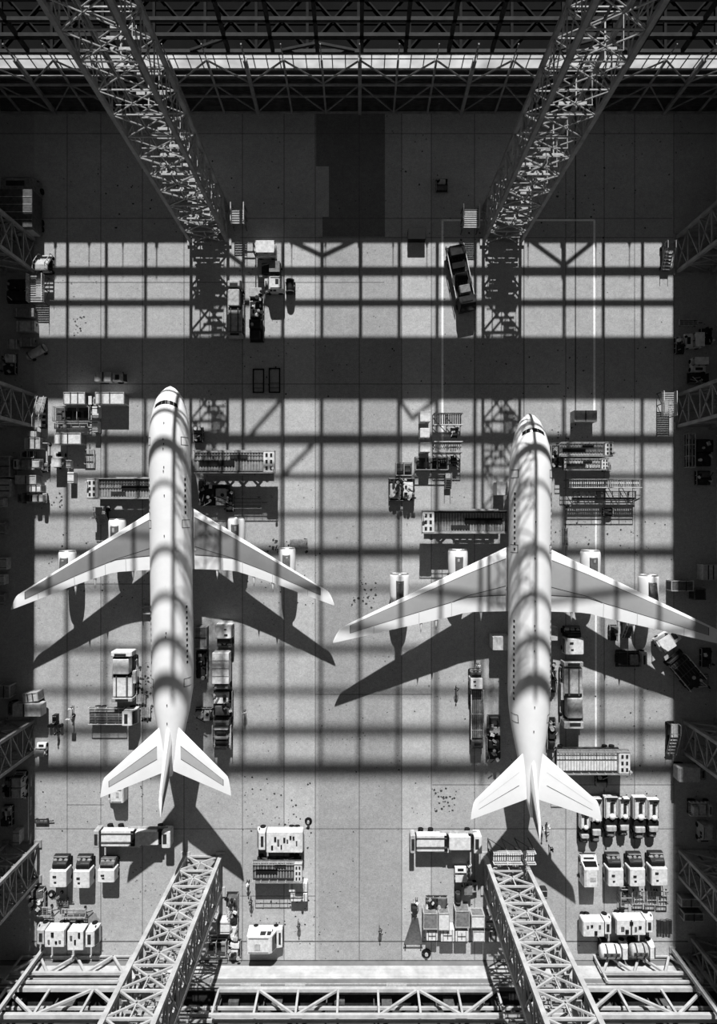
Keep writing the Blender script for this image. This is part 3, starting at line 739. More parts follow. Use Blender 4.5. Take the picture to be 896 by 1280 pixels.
def k_flatbed(e, L, Wd, Z, cab='w', deck='m', cl=.22, load=0, stakes=True, var=0, dk=False):
    a, b = -L / 2, L / 2; r = random.Random(var)
    MB().box(0, 0, .45, Wd * .5, L * .96, .35).obj('chassis', DARK, e)
    zc = Z; m = MB()
    m.prism([(b - L * cl + .1, .5), (b, .5), (b, zc * .5), (b - L * cl * .25, zc * .94), (b - L * cl * .38, zc), (b - L * cl + .1, zc)], Wd * .94, Wd * .06); c = m.obj('cab', TONE[cab], e)
    m = MB(); w_ = Wd * .40; m.add([(-w_, b + .03, zc * .54), (w_, b + .03, zc * .54), (w_ * .92, b - L * cl * .23 + .04, zc * .92), (-w_ * .92, b - L * cl * .23 + .04, zc * .92)], [[0, 1, 2, 3]]); m.obj('windscreen', GLASS, c)
    MB().box(0, b - L * cl * .66, zc, Wd * .55, L * cl * .26, .06).obj('roof_hatch', DARK, c)
    bl = L * (1 - cl) - .15; by = a + bl / 2
    d = MB().box(0, by, .95, Wd, bl, .22).obj('deck', TONE[deck], e)
    m = MB(); n = 6
    for i in range(n): m.box(-Wd * .4 + Wd * .8 * i / (n - 1), by, 1.17, .09, bl * .96, .07)
    for i in range(3): m.box(0, a + bl * (i + .5) / 3, 1.17, Wd * .96, .14, .09)
    m.obj('deck_slat', MID if dk else PALE, d)
    if stakes:
        m = MB()
        for s in (-1, 1):
            m.bar((s * Wd * .48, a, 1.75), (s * Wd * .48, a + bl, 1.75), .1)
            for i in range(5): m.bar((s * Wd * .48, a + bl * i / 4, 1.1), (s * Wd * .48, a + bl * i / 4, 1.75), .1)
        m.obj('stake_rail', WHITE, e)
    if load:
        for i in range(load):
            ly = a + bl * (i + .5) / load
            MB().box(r.uniform(-.1, .1), ly, 1.26, Wd * r.uniform(.5, .75), bl / load * r.uniform(.55, .85), r.uniform(.4, 1.1), 0, .1).obj('load_cover', r.choice([DARK, BLACK, MID, GREY] if dk else [PALE, GREY, WHITE, DARK]), e)
    wheels(e, L, Wd, (a + L * .14, a + L * .26, b - L * cl * .55), .45)
def k_container(e, L, Wd, Z, t='p', z0=.0, panels=2):
    """cargo container, long side along y, with corrugated sides and corner castings"""
    MB().box(0, 0, z0 + .06, Wd * .98, L * .98, Z - z0 - .12).obj('body', TONE[t], e)
    m = MB(); n = max(4, int(L / .45))
    for i in range(n):
        y = -L / 2 + L * (i + .5) / n
        m.box(0, y, z0 + .2, Wd + .02, L / n * .45, Z - z0 - .4)
    m.obj('corrugation', TONE[t], e)
    m = MB()
    for s in (-1, 1):
        m.box(s * (Wd / 2 - .06), 0, Z - .14, .14, L, .16); m.box(s * (Wd / 2 - .06), 0, z0, .14, L, .16)
        m.box(0, s * (L / 2 - .06), Z - .14, Wd, .14, .16)
        for q in (-1, 1): m.box(s * (Wd / 2 - .08), q * (L / 2 - .08), z0, .2, .2, Z - z0 + .03)
    m.obj('frame', STEEL if t != 'd' else MID, e)
    for i in range(1, panels): MB().box(0, -L / 2 + L * i / panels, Z - .02, Wd * .96, .16, .05).obj('roof_strap', DARK, e)
    MB().box(0, L / 2 + .0, z0 + .25, Wd * .8, .06, Z - z0 - .5).obj('door', GREY, e)
def k_crate(e, L, Wd, Z, t='p', lid=True, cross=False):
    MB().box(0, 0, .14, Wd, L, Z - .14, 0, .05).obj('body', TONE[t], e)
    m = MB()
    for x in (-.4, 0, .4): m.box(x * Wd, 0, 0, .14, L * .96, .15)
    m.obj('skid', WOOD, e)
    if lid:
        m = MB()
        for s in (-1, 1): m.box(0, s * L * .33, Z - .01, Wd * .98, .1, .05)
        if cross: m.box(0, 0, Z, .12, L * .6, .06); m.box(0, 0, Z, Wd * .6, .12, .06)
        m.obj('lid_batten', MID if t in 'wp' else PALE, e)
    MB().box(Wd * .2, -L / 2 - .01, Z * .4, Wd * .25, .05, Z * .25).obj('tag_plate', DARK, e)
def k_dolly(e, L, Wd, Z, t='s', bars=4):
    """low open trolley frame with a draw bar"""
    m = MB(); z = Z
    for s in (-1, 1): m.bar((s * Wd * .47, -L / 2, z), (s * Wd * .47, L / 2, z), .13); m.bar((-Wd * .47, s * L * .49, z), (Wd * .47, s * L * .49, z), .13)
    for i in range(1, bars): m.bar((-Wd * .47, -L / 2 + L * i / bars, z), (Wd * .47, -L / 2 + L * i / bars, z), .1)
    m.obj('frame', TONE[t], e)
    m = MB()
    for i in range(3): m.bar((-Wd * .28 + Wd * .28 * i, -L * .48, z + .04), (-Wd * .28 + Wd * .28 * i, L * .48, z + .04), .08)
    m.obj('roller_bed', MID, e)
    MB().bar((0, L / 2, z * .8), (0, L / 2 + .9, .3), .1).obj('draw_bar', DARK, e)
    for s in (-1, 1):
        for q in (-1, 1):
            MB().bar((s * Wd * .42, q * L * .4, .2), (s * Wd * .42, q * L * .4, z), .09).obj('leg', DARK, e)
            MB().cyl((s * Wd * .42 - .07, q * L * .4, .2), .2, .14, 'x', 10).obj('wheel', BLACK, e)
def k_rack(e, L, Wd, Z, t='s', fill=3, var=0):
    """open tubular cage with shelves of dark gear"""
    m = MB(); n = max(2, int(L / 1.6))
    for i in range(n + 1):
        y = -L / 2 + L * i / n
        for s in (-1, 1): m.bar((s * Wd / 2, y, 0), (s * Wd / 2, y, Z), .1)
        m.bar((-Wd / 2, y, Z), (Wd / 2, y, Z), .1); m.bar((-Wd / 2, y, Z * .5), (Wd / 2, y, Z * .5), .08)
    for s in (-1, 1):
        for z in (Z, Z * .5, .15): m.bar((s * Wd / 2, -L / 2, z), (s * Wd / 2, L / 2, z), .1)
    m.obj('frame', TONE[t], e)
    MB().box(0, 0, .18, Wd * .92, L * .94, .06).obj('shelf', MID, e)
    r = random.Random(var)
    for i in range(fill):
        y = -L / 2 + L * (i + .5) / fill
        MB().box(r.uniform(-.12, .12) * Wd, y, .24, Wd * r.uniform(.35, .7), L / fill * r.uniform(.5, .85), Z * r.uniform(.25, .6), 0, .08).obj('stowed_case', r.choice([DARK, MID, BLACK, GREY]), e)
def k_loader(e, L, Wd, Z, cabside=1, t='g', slot=True, wide=.16):
    """cargo loader: long roller platform raised on scissor legs, control cab at the front end"""
    a, b = -L / 2, L / 2
    MB().box(0, 0, .45, Wd * .7, L * .9, .5).obj('chassis', DARK, e)
    wheels(e, L, Wd * .86, (a + L * .12, b - L * .14, b - L * .24), .45)
    for s in (-1, 1):
        m = MB()
        for y0 in (a + L * .14, a + L * .5):
            m.bar((s * Wd * .36, y0, .9), (s * Wd * .36, y0 + L * .3, Z - .3), .2); m.bar((s * Wd * .36, y0 + L * .3, .9), (s * Wd * .36, y0, Z - .3), .2)
        m.obj('scissor_leg', MID, e)
    d = MB().box(0, 0, Z - .32, Wd, L, .3).obj('platform', TONE[t], e)
    m = MB(); n = int(L / .55)
    for i in range(n):
        m.cyl((-Wd * .38, a + L * .02 + L * (1 - wide - .04) * (i + .5) / n, Z + .0), .07, Wd * .76, 'x', 6)
    m.obj('rollers', PALE, d)
    if slot:
        MB().box(Wd * .05, a + L * .28, Z + .04, Wd * .24, L * .44, .09).obj('belt', BLACK, d)
        MB().box(-Wd * .22, a + L * .55, Z + .04, Wd * .18, L * .22, .08).obj('side_belt', DARK, d)
    for s in (-1, 1):
        m = MB()
        m.bar((s * Wd * .48, a, Z + .95), (s * Wd * .48, b, Z + .95), .09); m.bar((s * Wd * .48, a, Z + .5), (s * Wd * .48, b, Z + .5), .07)
        n2 = max(4, int(L / 1.2))
        for i in range(n2 + 1): m.bar((s * Wd * .48, a + L * i / n2, Z), (s * Wd * .48, a + L * i / n2, Z + .95), .08)
        m.obj('handrail', STEEL, e)
        MB().box(s * Wd * .44, 0, Z, Wd * .07, L * .98, .12).obj('guide_kerb', DARK if s > 0 else STEEL, d)
    m = MB(); cw = L * wide
    m.box(0, b - cw / 2, Z - .1, Wd * .92, cw, 1.0, 0, .1); c = m.obj('control_cab', WHITE, e)
    m = MB()
    for i in range(3):
        for j in range(2): m.box(-Wd * .28 + i * Wd * .28, b - cw * (.3 + .4 * j), Z + .9, Wd * .15, cw * .2, .05)
    m.obj('roof_panel', DARK, c)
    MB().bar((Wd * .3, b - .2, Z + .9), (Wd * .3, b - .2, Z + 1.6), .12).cyl((Wd * .3, b - .2, Z + 1.55), .2, .25, 'z', 8).obj('beacon', PALE, c)
    MB().box(Wd * .52, a + L * .35, Z - .55, .35, L * .5, .14).obj('catwalk', STEEL, e)
def k_highloader(e, L, Wd, Z, t='w', var=0):
    """white deck truck: cab, side platform, engine cover"""
    a, b = -L / 2, L / 2
    MB().box(0, 0, .45, Wd * .6, L * .97, .5).obj('chassis', DARK, e)
    MB().box(0, b - L * .06, .6, Wd * .9, L * .11, Z - .6, 0, .12).obj('cab', TONE[t], e)
    MB().box(-Wd * .05, b - L * .075, Z, Wd * .5, L * .05, .06).obj('roof_hatch', DARK, e)
    MB().box(0, a + L * .035, .5, Wd * .9, L * .07, Z * .75, 0, .08).obj('rear_cab', PALE, e)
    MB().box(0, a + L * .035, Z * .75 + .5, Wd * .55, L * .04, .08).obj('rear_grille', DARK, e)
    d = MB().box(0, a + L * .3, 1.0, Wd * .84, L * .42, Z * .45, 0, .08).obj('deck', PALE if var else WHITE, e)
    MB().box(Wd * .2, a + L * .3, 1.0 + Z * .45, Wd * .08, L * .42, .1).box(-Wd * .26, a + L * .3, 1.0 + Z * .45, Wd * .05, L * .42, .1).obj('deck_rail', MID, d)
    MB().box(0, a + L * .5, .9, Wd * .8, L * .05, Z * .5).obj('winch_bay', BLACK, e)
    MB().box(-Wd * .05, a + L * .69, .9, Wd * .7, L * .3, Z * .62, 0, .1).obj('engine_cover', TONE[t], e)
    MB().box(-Wd * .1, a + L * .84, .8, Wd * .6, L * .05, Z * .6).obj('cab_gap', BLACK, e)
    MB().box(-Wd * .44, a + L * .68, Z * .5, Wd * .16, L * .52, .16).obj('side_platform', PALE, e)
    MB().box(Wd * .46, a + L * .46, .8, Wd * .14, L * .24, Z * .36).obj('side_locker', TONE[t], e)
    m = MB(); m.bar((Wd * .5, a + L * .1, .9), (Wd * .5, b - L * .2, .9), .12)
    for i in range(5): m.bar((Wd * .5, a + L * (.1 + .17 * i), .5), (Wd * .5, a + L * (.1 + .17 * i), 1.4), .1)
    m.obj('handrail', STEEL, e)
    wheels(e, L, Wd, (a + L * .16, a + L * .3, b - L * .18), .46)
def k_machine(e, L, Wd, Z, t='g', var=0, n=10, base=True):
    """ground support unit: skid base, housings, pipes and fittings"""
    r = random.Random(var)
    if base: MB().box(0, 0, .25, Wd, L, .25).obj('base_frame', DARK, e)
    wheels(e, L, Wd * .9, (-L * .36, L * .36), .3, .2)
    tones = [WHITE, PALE, GREY, MID, DARK, DARK]
    k = max(2, int(L / 1.7)); y = -L / 2 + .1
    for i in range(k):
        l = (L - .2) / k
        tt = TONE[t] if i % 3 == 0 else r.choice(tones)
        h = Z * r.uniform(.55, .95) if i != 1 else Z - .5
        MB().box(r.uniform(-.08, .08) * Wd, y + l / 2, .5, Wd * r.uniform(.6, .9), l * r.uniform(.7, .94), max(.3, h - .5), 0, .08).obj('housing', tt, e)
        y += l
    for i in range(n):
        p = MB(); x, yy = r.uniform(-.42, .42) * Wd, r.uniform(-.46, .46) * L; z = Z * r.uniform(.5, .85)
        q = r.random()
        if q < .4: p.box(x, yy, z, r.uniform(.2, .55), r.uniform(.2, .7), r.uniform(.2, .5), r.uniform(0, 1.5)); nm = 'valve_box'
        elif q < .7: p.cyl((x, yy, z), r.uniform(.12, .35), r.uniform(.2, .5), 'z', 9); nm = 'filter_can'
        else: p.bar((x, yy, z + .3), (max(-.5 * Wd, min(.5 * Wd, x + r.uniform(-1, 1))), max(-.5 * L, min(.5 * L, yy + r.uniform(-1.6, 1.6))), z + .3), .13, None, 6); nm = 'pipe'
        p.obj(nm, r.choice([WHITE, PALE, BLACK, DARK, DARK, STEEL]), e)
    for s in (-1, 1):
        m = MB(); m.bar((s * Wd * .48, -L * .48, .95), (s * Wd * .48, L * .48, .95), .08)
        for i in range(4): m.bar((s * Wd * .48, -L * .48 + L * .96 * i / 3, .3), (s * Wd * .48, -L * .48 + L * .96 * i / 3, .95), .08)
        m.obj('guard_rail', STEEL, e)
def k_tug(e, L, Wd, Z, t='p', var=0):
    a, b = -L / 2, L / 2
    m = MB(); m.prism([(a, .3), (b, .3), (b, Z * .5), (b - L * .42, Z * .62), (b - L * .46, Z * .42), (a + L * .2, Z * .42), (a + L * .18, Z * .6), (a, Z * .6)], Wd, .06); m.obj('body', TONE[t], e)
    MB().box(0, a + L * .3, Z * .42, Wd * .5, L * .16, .16).box(0, a + L * .21, Z * .42, Wd * .5, .12, Z * .42).obj('seat', BLACK, e)
    MB().bar((0, b - L * .46, Z * .5), (0, b - L * .56, Z * .82), .08).cyl((0, b - L * .56, Z * .82), .22, .05, 'z', 12).obj('steering_wheel', BLACK, e)
    m = MB()
    for s in (-1, 1):
        m.bar((s * Wd * .44, a + .15, Z * .5), (s * Wd * .44, a + .15, Z), .09); m.bar((s * Wd * .44, b - L * .45, Z * .55), (s * Wd * .44, b - L * .45, Z), .09)
    m.obj('post', DARK, e)
    MB().box(0, (a + b - L * .4) / 2 - .02, Z - .02, Wd * .98, L * .56, .07, 0, .02).obj('roof', WHITE if var == 0 else GREY, e)
    MB().box(0, b - L * .2, Z * .56, Wd * .5, L * .2, .07).obj('bonnet_vent', DARK, e)
    MB().box(0, a - .1, .35, .25, .3, .2).obj('tow_hitch', DARK, e)
    wheels(e, L, Wd, (a + L * .2, b - L * .2), .36)
def k_forklift(e, L, Wd, Z):
    a, b = -L / 2, L / 2
    MB().box(0, a + L * .3, .3, Wd, L * .58, Z * .4, 0, .1).obj('body', WHITE, e)
    MB().box(0, a + L * .3, Z - .1, Wd * .96, L * .54, .1, 0, .03).obj('overhead_guard', WHITE, e)
    m = MB()
    for s in (-1, 1):
        for y in (a + .2, a + L * .55): m.bar((s * Wd * .42, y, Z * .5), (s * Wd * .42, y, Z), .1)
    m.obj('guard_post', DARK, e)
    MB().box(0, a + L * .3, Z * .4 + .3, Wd * .5, .6, .3).obj('seat', BLACK, e)
    m = MB()
    for s in (-1, 1): m.box(s * Wd * .3, a + L * .63, .1, .14, .18, Z * .95)
    m.box(0, a + L * .63, Z * .9, Wd * .7, .16, .14); m.obj('mast', DARK, e)
    for s in (-1, 1): MB().box(s * Wd * .26, b - L * .17, .12, .18, L * .36, .08).obj('fork', STEEL, e)
    wheels(e, L * .6, Wd, (a + L * .12, a + L * .48), .36)
def k_tank(e, L, Wd, Z, t='w'):
    a, b = -L / 2, L / 2
    MB().box(0, 0, .45, Wd * .5, L * .96, .3).obj('chassis', DARK, e)
    zc = Z * .9; m = MB(); m.prism([(b - L * .26, .5), (b, .5), (b, zc * .5), (b - L * .08, zc * .94), (b - L * .12, zc), (b - L * .26, zc)], Wd * .92, Wd * .07); c = m.obj('cab', WHITE, e)
    MB().box(0, b - L * .07, zc * .93, Wd * .7, .2, .06).obj('windscreen', GLASS, c)
    r = (Z - .75) / 2; m = MB(); m.smooth = True; n = 20; rg = []
    for y, k in ((a, .55), (a + .12, .85), (a + .4, 1), (b - L * .30 - .4, 1), (b - L * .30 - .12, .85), (b - L * .30, .55)):
        rg.append([(Wd * .49 * k * math.cos(2 * math.pi * i / n), y, .75 + r + r * k * math.sin(2 * math.pi * i / n)) for i in range(n)])
    m.loft(rg); tk = m.obj('tank', TONE[t], e)
    m = MB(); m.box(0, a + L * .35, Z - .03, Wd * .22, L * .55, .06); m.obj('walkway', MID, tk)
    for i in range(3): MB().cyl((0, a + L * (.14 + .2 * i), Z), .22, .14, 'z', 10).obj('hatch', DARK, tk)
    m = MB()
    for y in (a + L * .2, a + L * .5):
        rg = [[(Wd * .495 * math.cos(math.pi * i / 10), y + dy, .75 + r + (r + .02) * math.sin(math.pi * i / 10)) for i in range(11)] for dy in (-.12, .12)]
        m.loft(rg, closed=False, caps=False)
    m.obj('band', DARK, tk)
    wheels(e, L, Wd, (a + L * .14, a + L * .26, b - L * .14), .45)
def k_stairs(e, L, Wd, Z, t='p'):
    """passenger/maintenance steps: flight rising to a landing, side rails, wheeled base"""
    a, b = -L / 2, L / 2
    MB().box(0, 0, .35, Wd * .8, L, .22).obj('base_frame', DARK, e)
    m = MB(); n = max(5, int(Z / .3))
    for i in range(n): m.box(0, a + L * .7 * (i + .5) / n, .5 + (Z - .5) * (i + 1) / n - .06, Wd * .86, L * .7 / n * .85, .07)
    m.obj('steps', TONE[t], e)
    MB().box(0, b - L * .15, Z - .08, Wd * .95, L * .3, .1).obj('landing', STEEL, e)
    for s in (-1, 1):
        m = MB(); m.bar((s * Wd * .45, a, .5), (s * Wd * .45, a + L * .7, Z), .14); m.bar((s * Wd * .45, a, 1.4), (s * Wd * .45, a + L * .7, Z + .95), .08); m.bar((s * Wd * .45, a + L * .7, Z + .95), (s * Wd * .45, b, Z + .95), .08)
        for i in range(4): y = a + L * .7 * i / 3; z = .5 + (Z - .5) * i / 3; m.bar((s * Wd * .45, y, z), (s * Wd * .45, y, z + .92), .07)
        m.bar((s * Wd * .45, b, Z), (s * Wd * .45, b, Z + .95), .08)
        m.obj('handrail', STEEL, e)
        MB().bar((s * Wd * .4, b - .2, .5), (s * Wd * .4, b - .2, Z), .12).obj('prop', MID, e)
    wheels(e, L, Wd, (a + .4, b - .4), .3, .18)
def k_gantry(e, L, Wd, Z, t='s'):
    """tall work platform: posts, deck grid, toe boards and rails"""
    m = MB(); n = max(2, int(L / 2))
    for i in range(n + 1):
        y = -L / 2 + L * i / n
        for s in (-1, 1): m.bar((s * Wd * .46, y, 0), (s * Wd * .46, y, Z), .13)
    for i in range(n):
        y0, y1 = -L / 2 + L * i / n, -L / 2 + L * (i + 1) / n
        for s in (-1, 1): m.bar((s * Wd * .46, y0, .2), (s * Wd * .46, y1, Z), .08)
    m.obj('post', MID, e)
    m = MB(); k = int(L / .35)
    for i in range(k): m.box(0, -L / 2 + L * (i + .5) / k, Z - .08, Wd * .92, .2, .06)
    m.obj('grating', TONE[t], e)
    for s in (-1, 1):
        m = MB()
        for z in (Z + .5, Z + 1.0): m.bar((s * Wd * .47, -L / 2, z), (s * Wd * .47, L / 2, z), .09)
        for i in range(n + 1): m.bar((s * Wd * .47, -L / 2 + L * i / n, Z), (s * Wd * .47, -L / 2 + L * i / n, Z + 1), .09)
        m.obj('handrail', WHITE, e)
        MB().box(s * Wd * .47, 0, Z, .06, L, .2).obj('toe_board', PALE, e)
def k_frame(e, L, Wd, Z):
    """flat rectangular steel frame on feet"""
    m = MB()
    for s in (-1, 1): m.bar((s * Wd * .46, -L / 2, Z), (s * Wd * .46, L / 2, Z), .2); m.bar((-Wd * .46, s * L * .48, Z), (Wd * .46, s * L * .48, Z), .2)
    m.obj('rim', BLACK, e)
    MB().bar((-Wd * .46, -L * .3, Z), (Wd * .46, -L * .3, Z), .09).bar((-Wd * .46, -L * .1, Z), (Wd * .46, -L * .1, Z), .07).obj('crossbar', MID, e)
    for s in (-1, 1):
        for q in (-1, 1): MB().box(s * Wd * .44, q * L * .46, 0, .2, .2, Z).obj('foot', BLACK, e)
def k_stack(e, L, Wd, Z, var=0, t='o'):
    """stack of planks or flat panels on bearers"""
    r = random.Random(var); m = MB()
    for y in (-.35, 0, .35): m.box(0, y * L, 0, Wd, .14, .14)
    m.obj('bearer', DARK, e)
    n = 4; k = 5
    for j in range(n):
        m = MB()
        for i in range(k): m.box(-Wd * .4 + Wd * .8 * i / (k - 1), r.uniform(-.1, .1), .14 + (Z - .14) * j / n, Wd * .18, L * r.uniform(.85, 1), (Z - .14) / n * .9)
        m.obj('board_layer', TONE[t] if j % 2 else GREY, e)
def k_post(e, L, Wd, Z, t='w'):
    MB().cyl((0, 0, 0), .28, .08, 'z', 12).obj('base', BLACK, e)
    MB().cyl((0, 0, .08), .08, Z - .08, 'z', 8).obj('pole', STEEL, e)
    MB().box(0, .02, Z - .75, .75, .1, .75, 0, .02).obj('sign_panel', TONE[t], e)
def k_drum(e, L, Wd, Z, t='p'):
    r = Wd / 2
    m = MB(); m.smooth = False; m.cyl((0, 0, 0), r, Z, 'z', 16); m.obj('body', TONE[t], e)
    m = MB()
    for z in (.02, Z * .33, Z * .66, Z - .08): m.cyl((0, 0, z), r * 1.05, .07, 'z', 16)
    m.obj('hoop', MID, e); MB().cyl((r * .5, 0, Z), r * .18, .05, 'z', 8).obj('bung', DARK, e)
def k_pipe(e, L, Wd, Z, t='p'):
    """long drum on a cradle"""
    m = MB(); m.smooth = True; r = Wd * .42; n = 14
    m.loft([[(r * k * math.cos(2 * math.pi * i / n), y, Z - r + r * k * math.sin(2 * math.pi * i / n)) for i in range(n)] for y, k in ((-L / 2, .6), (-L * .47, 1), (L * .47, 1), (L / 2, .6))])
    m.obj('barrel', TONE[t], e)
    for y in (-.3, .3):
        MB().box(0, y * L, .25, Wd, .25, max(.1, Z - r * 1.6 - .1)).obj('cradle', DARK, e)
    for y in (-.38, .38): MB().cyl((0, y * L, Z - r), r * 1.04, .2, 'y', 14).obj('strap', MID, e)
    wheels(e, L, Wd, (-L * .3, L * .3), .28, .16)
def k_tarp(e, L, Wd, Z):
    """triangular netting stretched from a bar on the ground to a short mast"""
    m = MB(); a = -L / 2
    rows = []
    for i in range(7):
        u = i / 6; w_ = Wd * .5 * (1 - .72 * u)
        rows.append([(-w_ + Wd * .06 * u + 2 * w_ * j / 6, a + L * .82 * u, .25 + (Z - .4) * u - .25 * math.sin(math.pi * u) * math.sin(math.pi * j / 6) * .6) for j in range(7)])
    m.loft(rows, closed=False, caps=False); m.obj('netting', TARP, e)
    MB().bar((-Wd * .5, a, .2), (Wd * .5, a, .2), .25).obj('ground_bar', PALE, e)
    MB().bar((Wd * .05, a + L * .84, 0), (Wd * .05, a + L * .84, Z), .18).box(Wd * .05, a + L * .93, Z * .5, .8, 1.0, .7).box(Wd * .05, a + L * .9, 0, 1.0, .9, .3).obj('mast', DARK, e)
    for s in (-1, 1): MB().cyl((s * Wd * .4 - .1, a, .3), .3, .2, 'x', 10).obj('wheel', BLACK, e)
def k_cable(e, L, Wd, Z, var=0):
    """hose or cable drum laid flat with its loose coil"""
    m = MB(); r = min(L, Wd) / 2
    for k in range(3):
        n = 18; rr = r * (.9 - .22 * k); pts = [(rr * math.cos(2 * math.pi * i / n), rr * math.sin(2 * math.pi * i / n), .12 + .1 * k) for i in range(n + 1)]
        for p, q in zip(pts, pts[1:]): m.bar(p, q, .16, None, 5)
    m.obj('hose_coil', BLACK, e); MB().cyl((0, 0, 0), r * .35, Z, 'z', 12).obj('reel', PALE, e)
KIND = {n[2:]: f for n, f in list(globals().items()) if n.startswith('k_')}
NAMES = dict(van='van', utility='utility_truck', belttruck='belt_loader', boxtruck='box_truck', flatbed='flatbed_truck', container='cargo_container', crate='crate', dolly='cargo_dolly', rack='equipment_rack',
             loader='cargo_loader', highloader='loader_truck', machine='ground_power_unit', tug='tow_tractor', forklift='forklift', tank='tank_truck', stairs='mobile_stairs', gantry='work_platform',
             frame='steel_frame', stack='board_stack', post='sign_post', drum='oil_drum', pipe='trailer_drum', tarp='net_stretcher', cable='hose_reel')
def put(kind, box, z, rot, label, cat, group=None, name=None, ang=None, **kw):
    """box = photo bounds (x0,y0,x1,y1) of the thing's top at height z; rot = heading 0 up, 90 left, 180 down, 270 right"""
    x0, y0, x1, y1 = box; s = (1 - z / H) / PX
    w_, h_ = (x1 - x0) * s, (y1 - y0) * s
    cx, cy = W((x0 + x1) / 2, (y0 + y1) / 2, z)
    L, Wd = (h_, w_) if rot % 180 == 0 else (w_, h_)
    if ang is not None: L, Wd = ang[0] * s, ang[1] * s; rot = ang[2]
    e = empty(name or NAMES[kind], (cx, cy, 0), R(rot)); tag(e, label, cat, group)
    KIND[kind](e, L, Wd, z, **kw); return e
# ---------------------------------------------------------------- everything parked on the floor
# --- left aisle, in shade
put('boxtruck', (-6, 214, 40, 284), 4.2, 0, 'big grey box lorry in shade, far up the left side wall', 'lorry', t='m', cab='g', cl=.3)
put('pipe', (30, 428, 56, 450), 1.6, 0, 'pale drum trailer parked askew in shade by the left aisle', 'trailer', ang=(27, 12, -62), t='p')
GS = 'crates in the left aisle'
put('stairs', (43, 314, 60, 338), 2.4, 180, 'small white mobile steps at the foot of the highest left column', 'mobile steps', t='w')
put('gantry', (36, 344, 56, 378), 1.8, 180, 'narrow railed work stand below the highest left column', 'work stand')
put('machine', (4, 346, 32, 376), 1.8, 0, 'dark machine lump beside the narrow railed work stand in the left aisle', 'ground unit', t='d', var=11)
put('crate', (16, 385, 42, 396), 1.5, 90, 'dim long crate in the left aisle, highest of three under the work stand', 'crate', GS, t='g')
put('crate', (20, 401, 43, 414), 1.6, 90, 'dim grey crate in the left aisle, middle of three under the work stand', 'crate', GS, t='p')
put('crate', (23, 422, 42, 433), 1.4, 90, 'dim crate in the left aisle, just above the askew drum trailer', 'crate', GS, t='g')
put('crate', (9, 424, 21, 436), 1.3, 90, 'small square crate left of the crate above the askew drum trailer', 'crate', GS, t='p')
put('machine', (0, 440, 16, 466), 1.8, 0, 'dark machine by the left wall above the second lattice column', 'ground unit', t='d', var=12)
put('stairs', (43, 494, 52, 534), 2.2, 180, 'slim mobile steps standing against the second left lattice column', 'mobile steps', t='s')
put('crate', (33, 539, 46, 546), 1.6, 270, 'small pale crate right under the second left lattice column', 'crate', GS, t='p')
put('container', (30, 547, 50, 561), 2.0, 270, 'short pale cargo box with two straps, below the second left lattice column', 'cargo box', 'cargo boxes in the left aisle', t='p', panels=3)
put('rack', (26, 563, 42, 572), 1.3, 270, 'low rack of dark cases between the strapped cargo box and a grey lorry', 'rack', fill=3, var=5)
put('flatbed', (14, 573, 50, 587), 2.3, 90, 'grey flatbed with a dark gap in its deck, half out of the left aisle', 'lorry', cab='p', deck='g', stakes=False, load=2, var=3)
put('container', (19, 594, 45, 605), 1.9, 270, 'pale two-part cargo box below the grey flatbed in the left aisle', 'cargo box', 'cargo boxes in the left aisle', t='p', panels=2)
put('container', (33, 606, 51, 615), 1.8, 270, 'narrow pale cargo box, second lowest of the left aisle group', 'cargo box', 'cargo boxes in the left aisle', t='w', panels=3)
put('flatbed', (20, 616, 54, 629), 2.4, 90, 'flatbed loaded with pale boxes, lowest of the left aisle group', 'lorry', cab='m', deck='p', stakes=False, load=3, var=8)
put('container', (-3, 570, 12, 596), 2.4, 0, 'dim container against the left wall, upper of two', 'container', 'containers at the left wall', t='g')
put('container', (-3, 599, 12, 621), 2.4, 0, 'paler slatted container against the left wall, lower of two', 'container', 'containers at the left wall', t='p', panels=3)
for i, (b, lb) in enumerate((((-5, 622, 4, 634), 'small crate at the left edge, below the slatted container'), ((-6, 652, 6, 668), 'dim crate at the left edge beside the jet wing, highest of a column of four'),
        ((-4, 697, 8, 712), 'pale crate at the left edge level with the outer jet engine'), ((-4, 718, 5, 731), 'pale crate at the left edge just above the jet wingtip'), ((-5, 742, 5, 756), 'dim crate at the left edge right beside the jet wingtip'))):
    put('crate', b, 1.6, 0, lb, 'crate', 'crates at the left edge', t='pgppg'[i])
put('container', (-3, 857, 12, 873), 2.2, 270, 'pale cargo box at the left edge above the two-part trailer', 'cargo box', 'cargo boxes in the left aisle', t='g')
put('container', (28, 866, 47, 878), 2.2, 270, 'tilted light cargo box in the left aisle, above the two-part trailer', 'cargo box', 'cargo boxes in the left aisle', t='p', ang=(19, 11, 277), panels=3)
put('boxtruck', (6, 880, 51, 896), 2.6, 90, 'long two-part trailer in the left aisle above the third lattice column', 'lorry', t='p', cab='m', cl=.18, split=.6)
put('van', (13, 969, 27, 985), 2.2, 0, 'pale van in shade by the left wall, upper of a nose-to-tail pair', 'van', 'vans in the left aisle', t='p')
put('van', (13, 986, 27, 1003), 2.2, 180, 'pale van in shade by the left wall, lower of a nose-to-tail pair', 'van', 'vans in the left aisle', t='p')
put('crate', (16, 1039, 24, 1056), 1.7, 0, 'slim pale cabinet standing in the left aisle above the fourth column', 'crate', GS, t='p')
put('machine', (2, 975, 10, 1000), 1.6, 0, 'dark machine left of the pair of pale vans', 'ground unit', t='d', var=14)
put('machine', (0, 1010, 12, 1036), 1.7, 0, 'dark machine at the left wall below the pair of pale vans', 'ground unit', t='d', var=15)
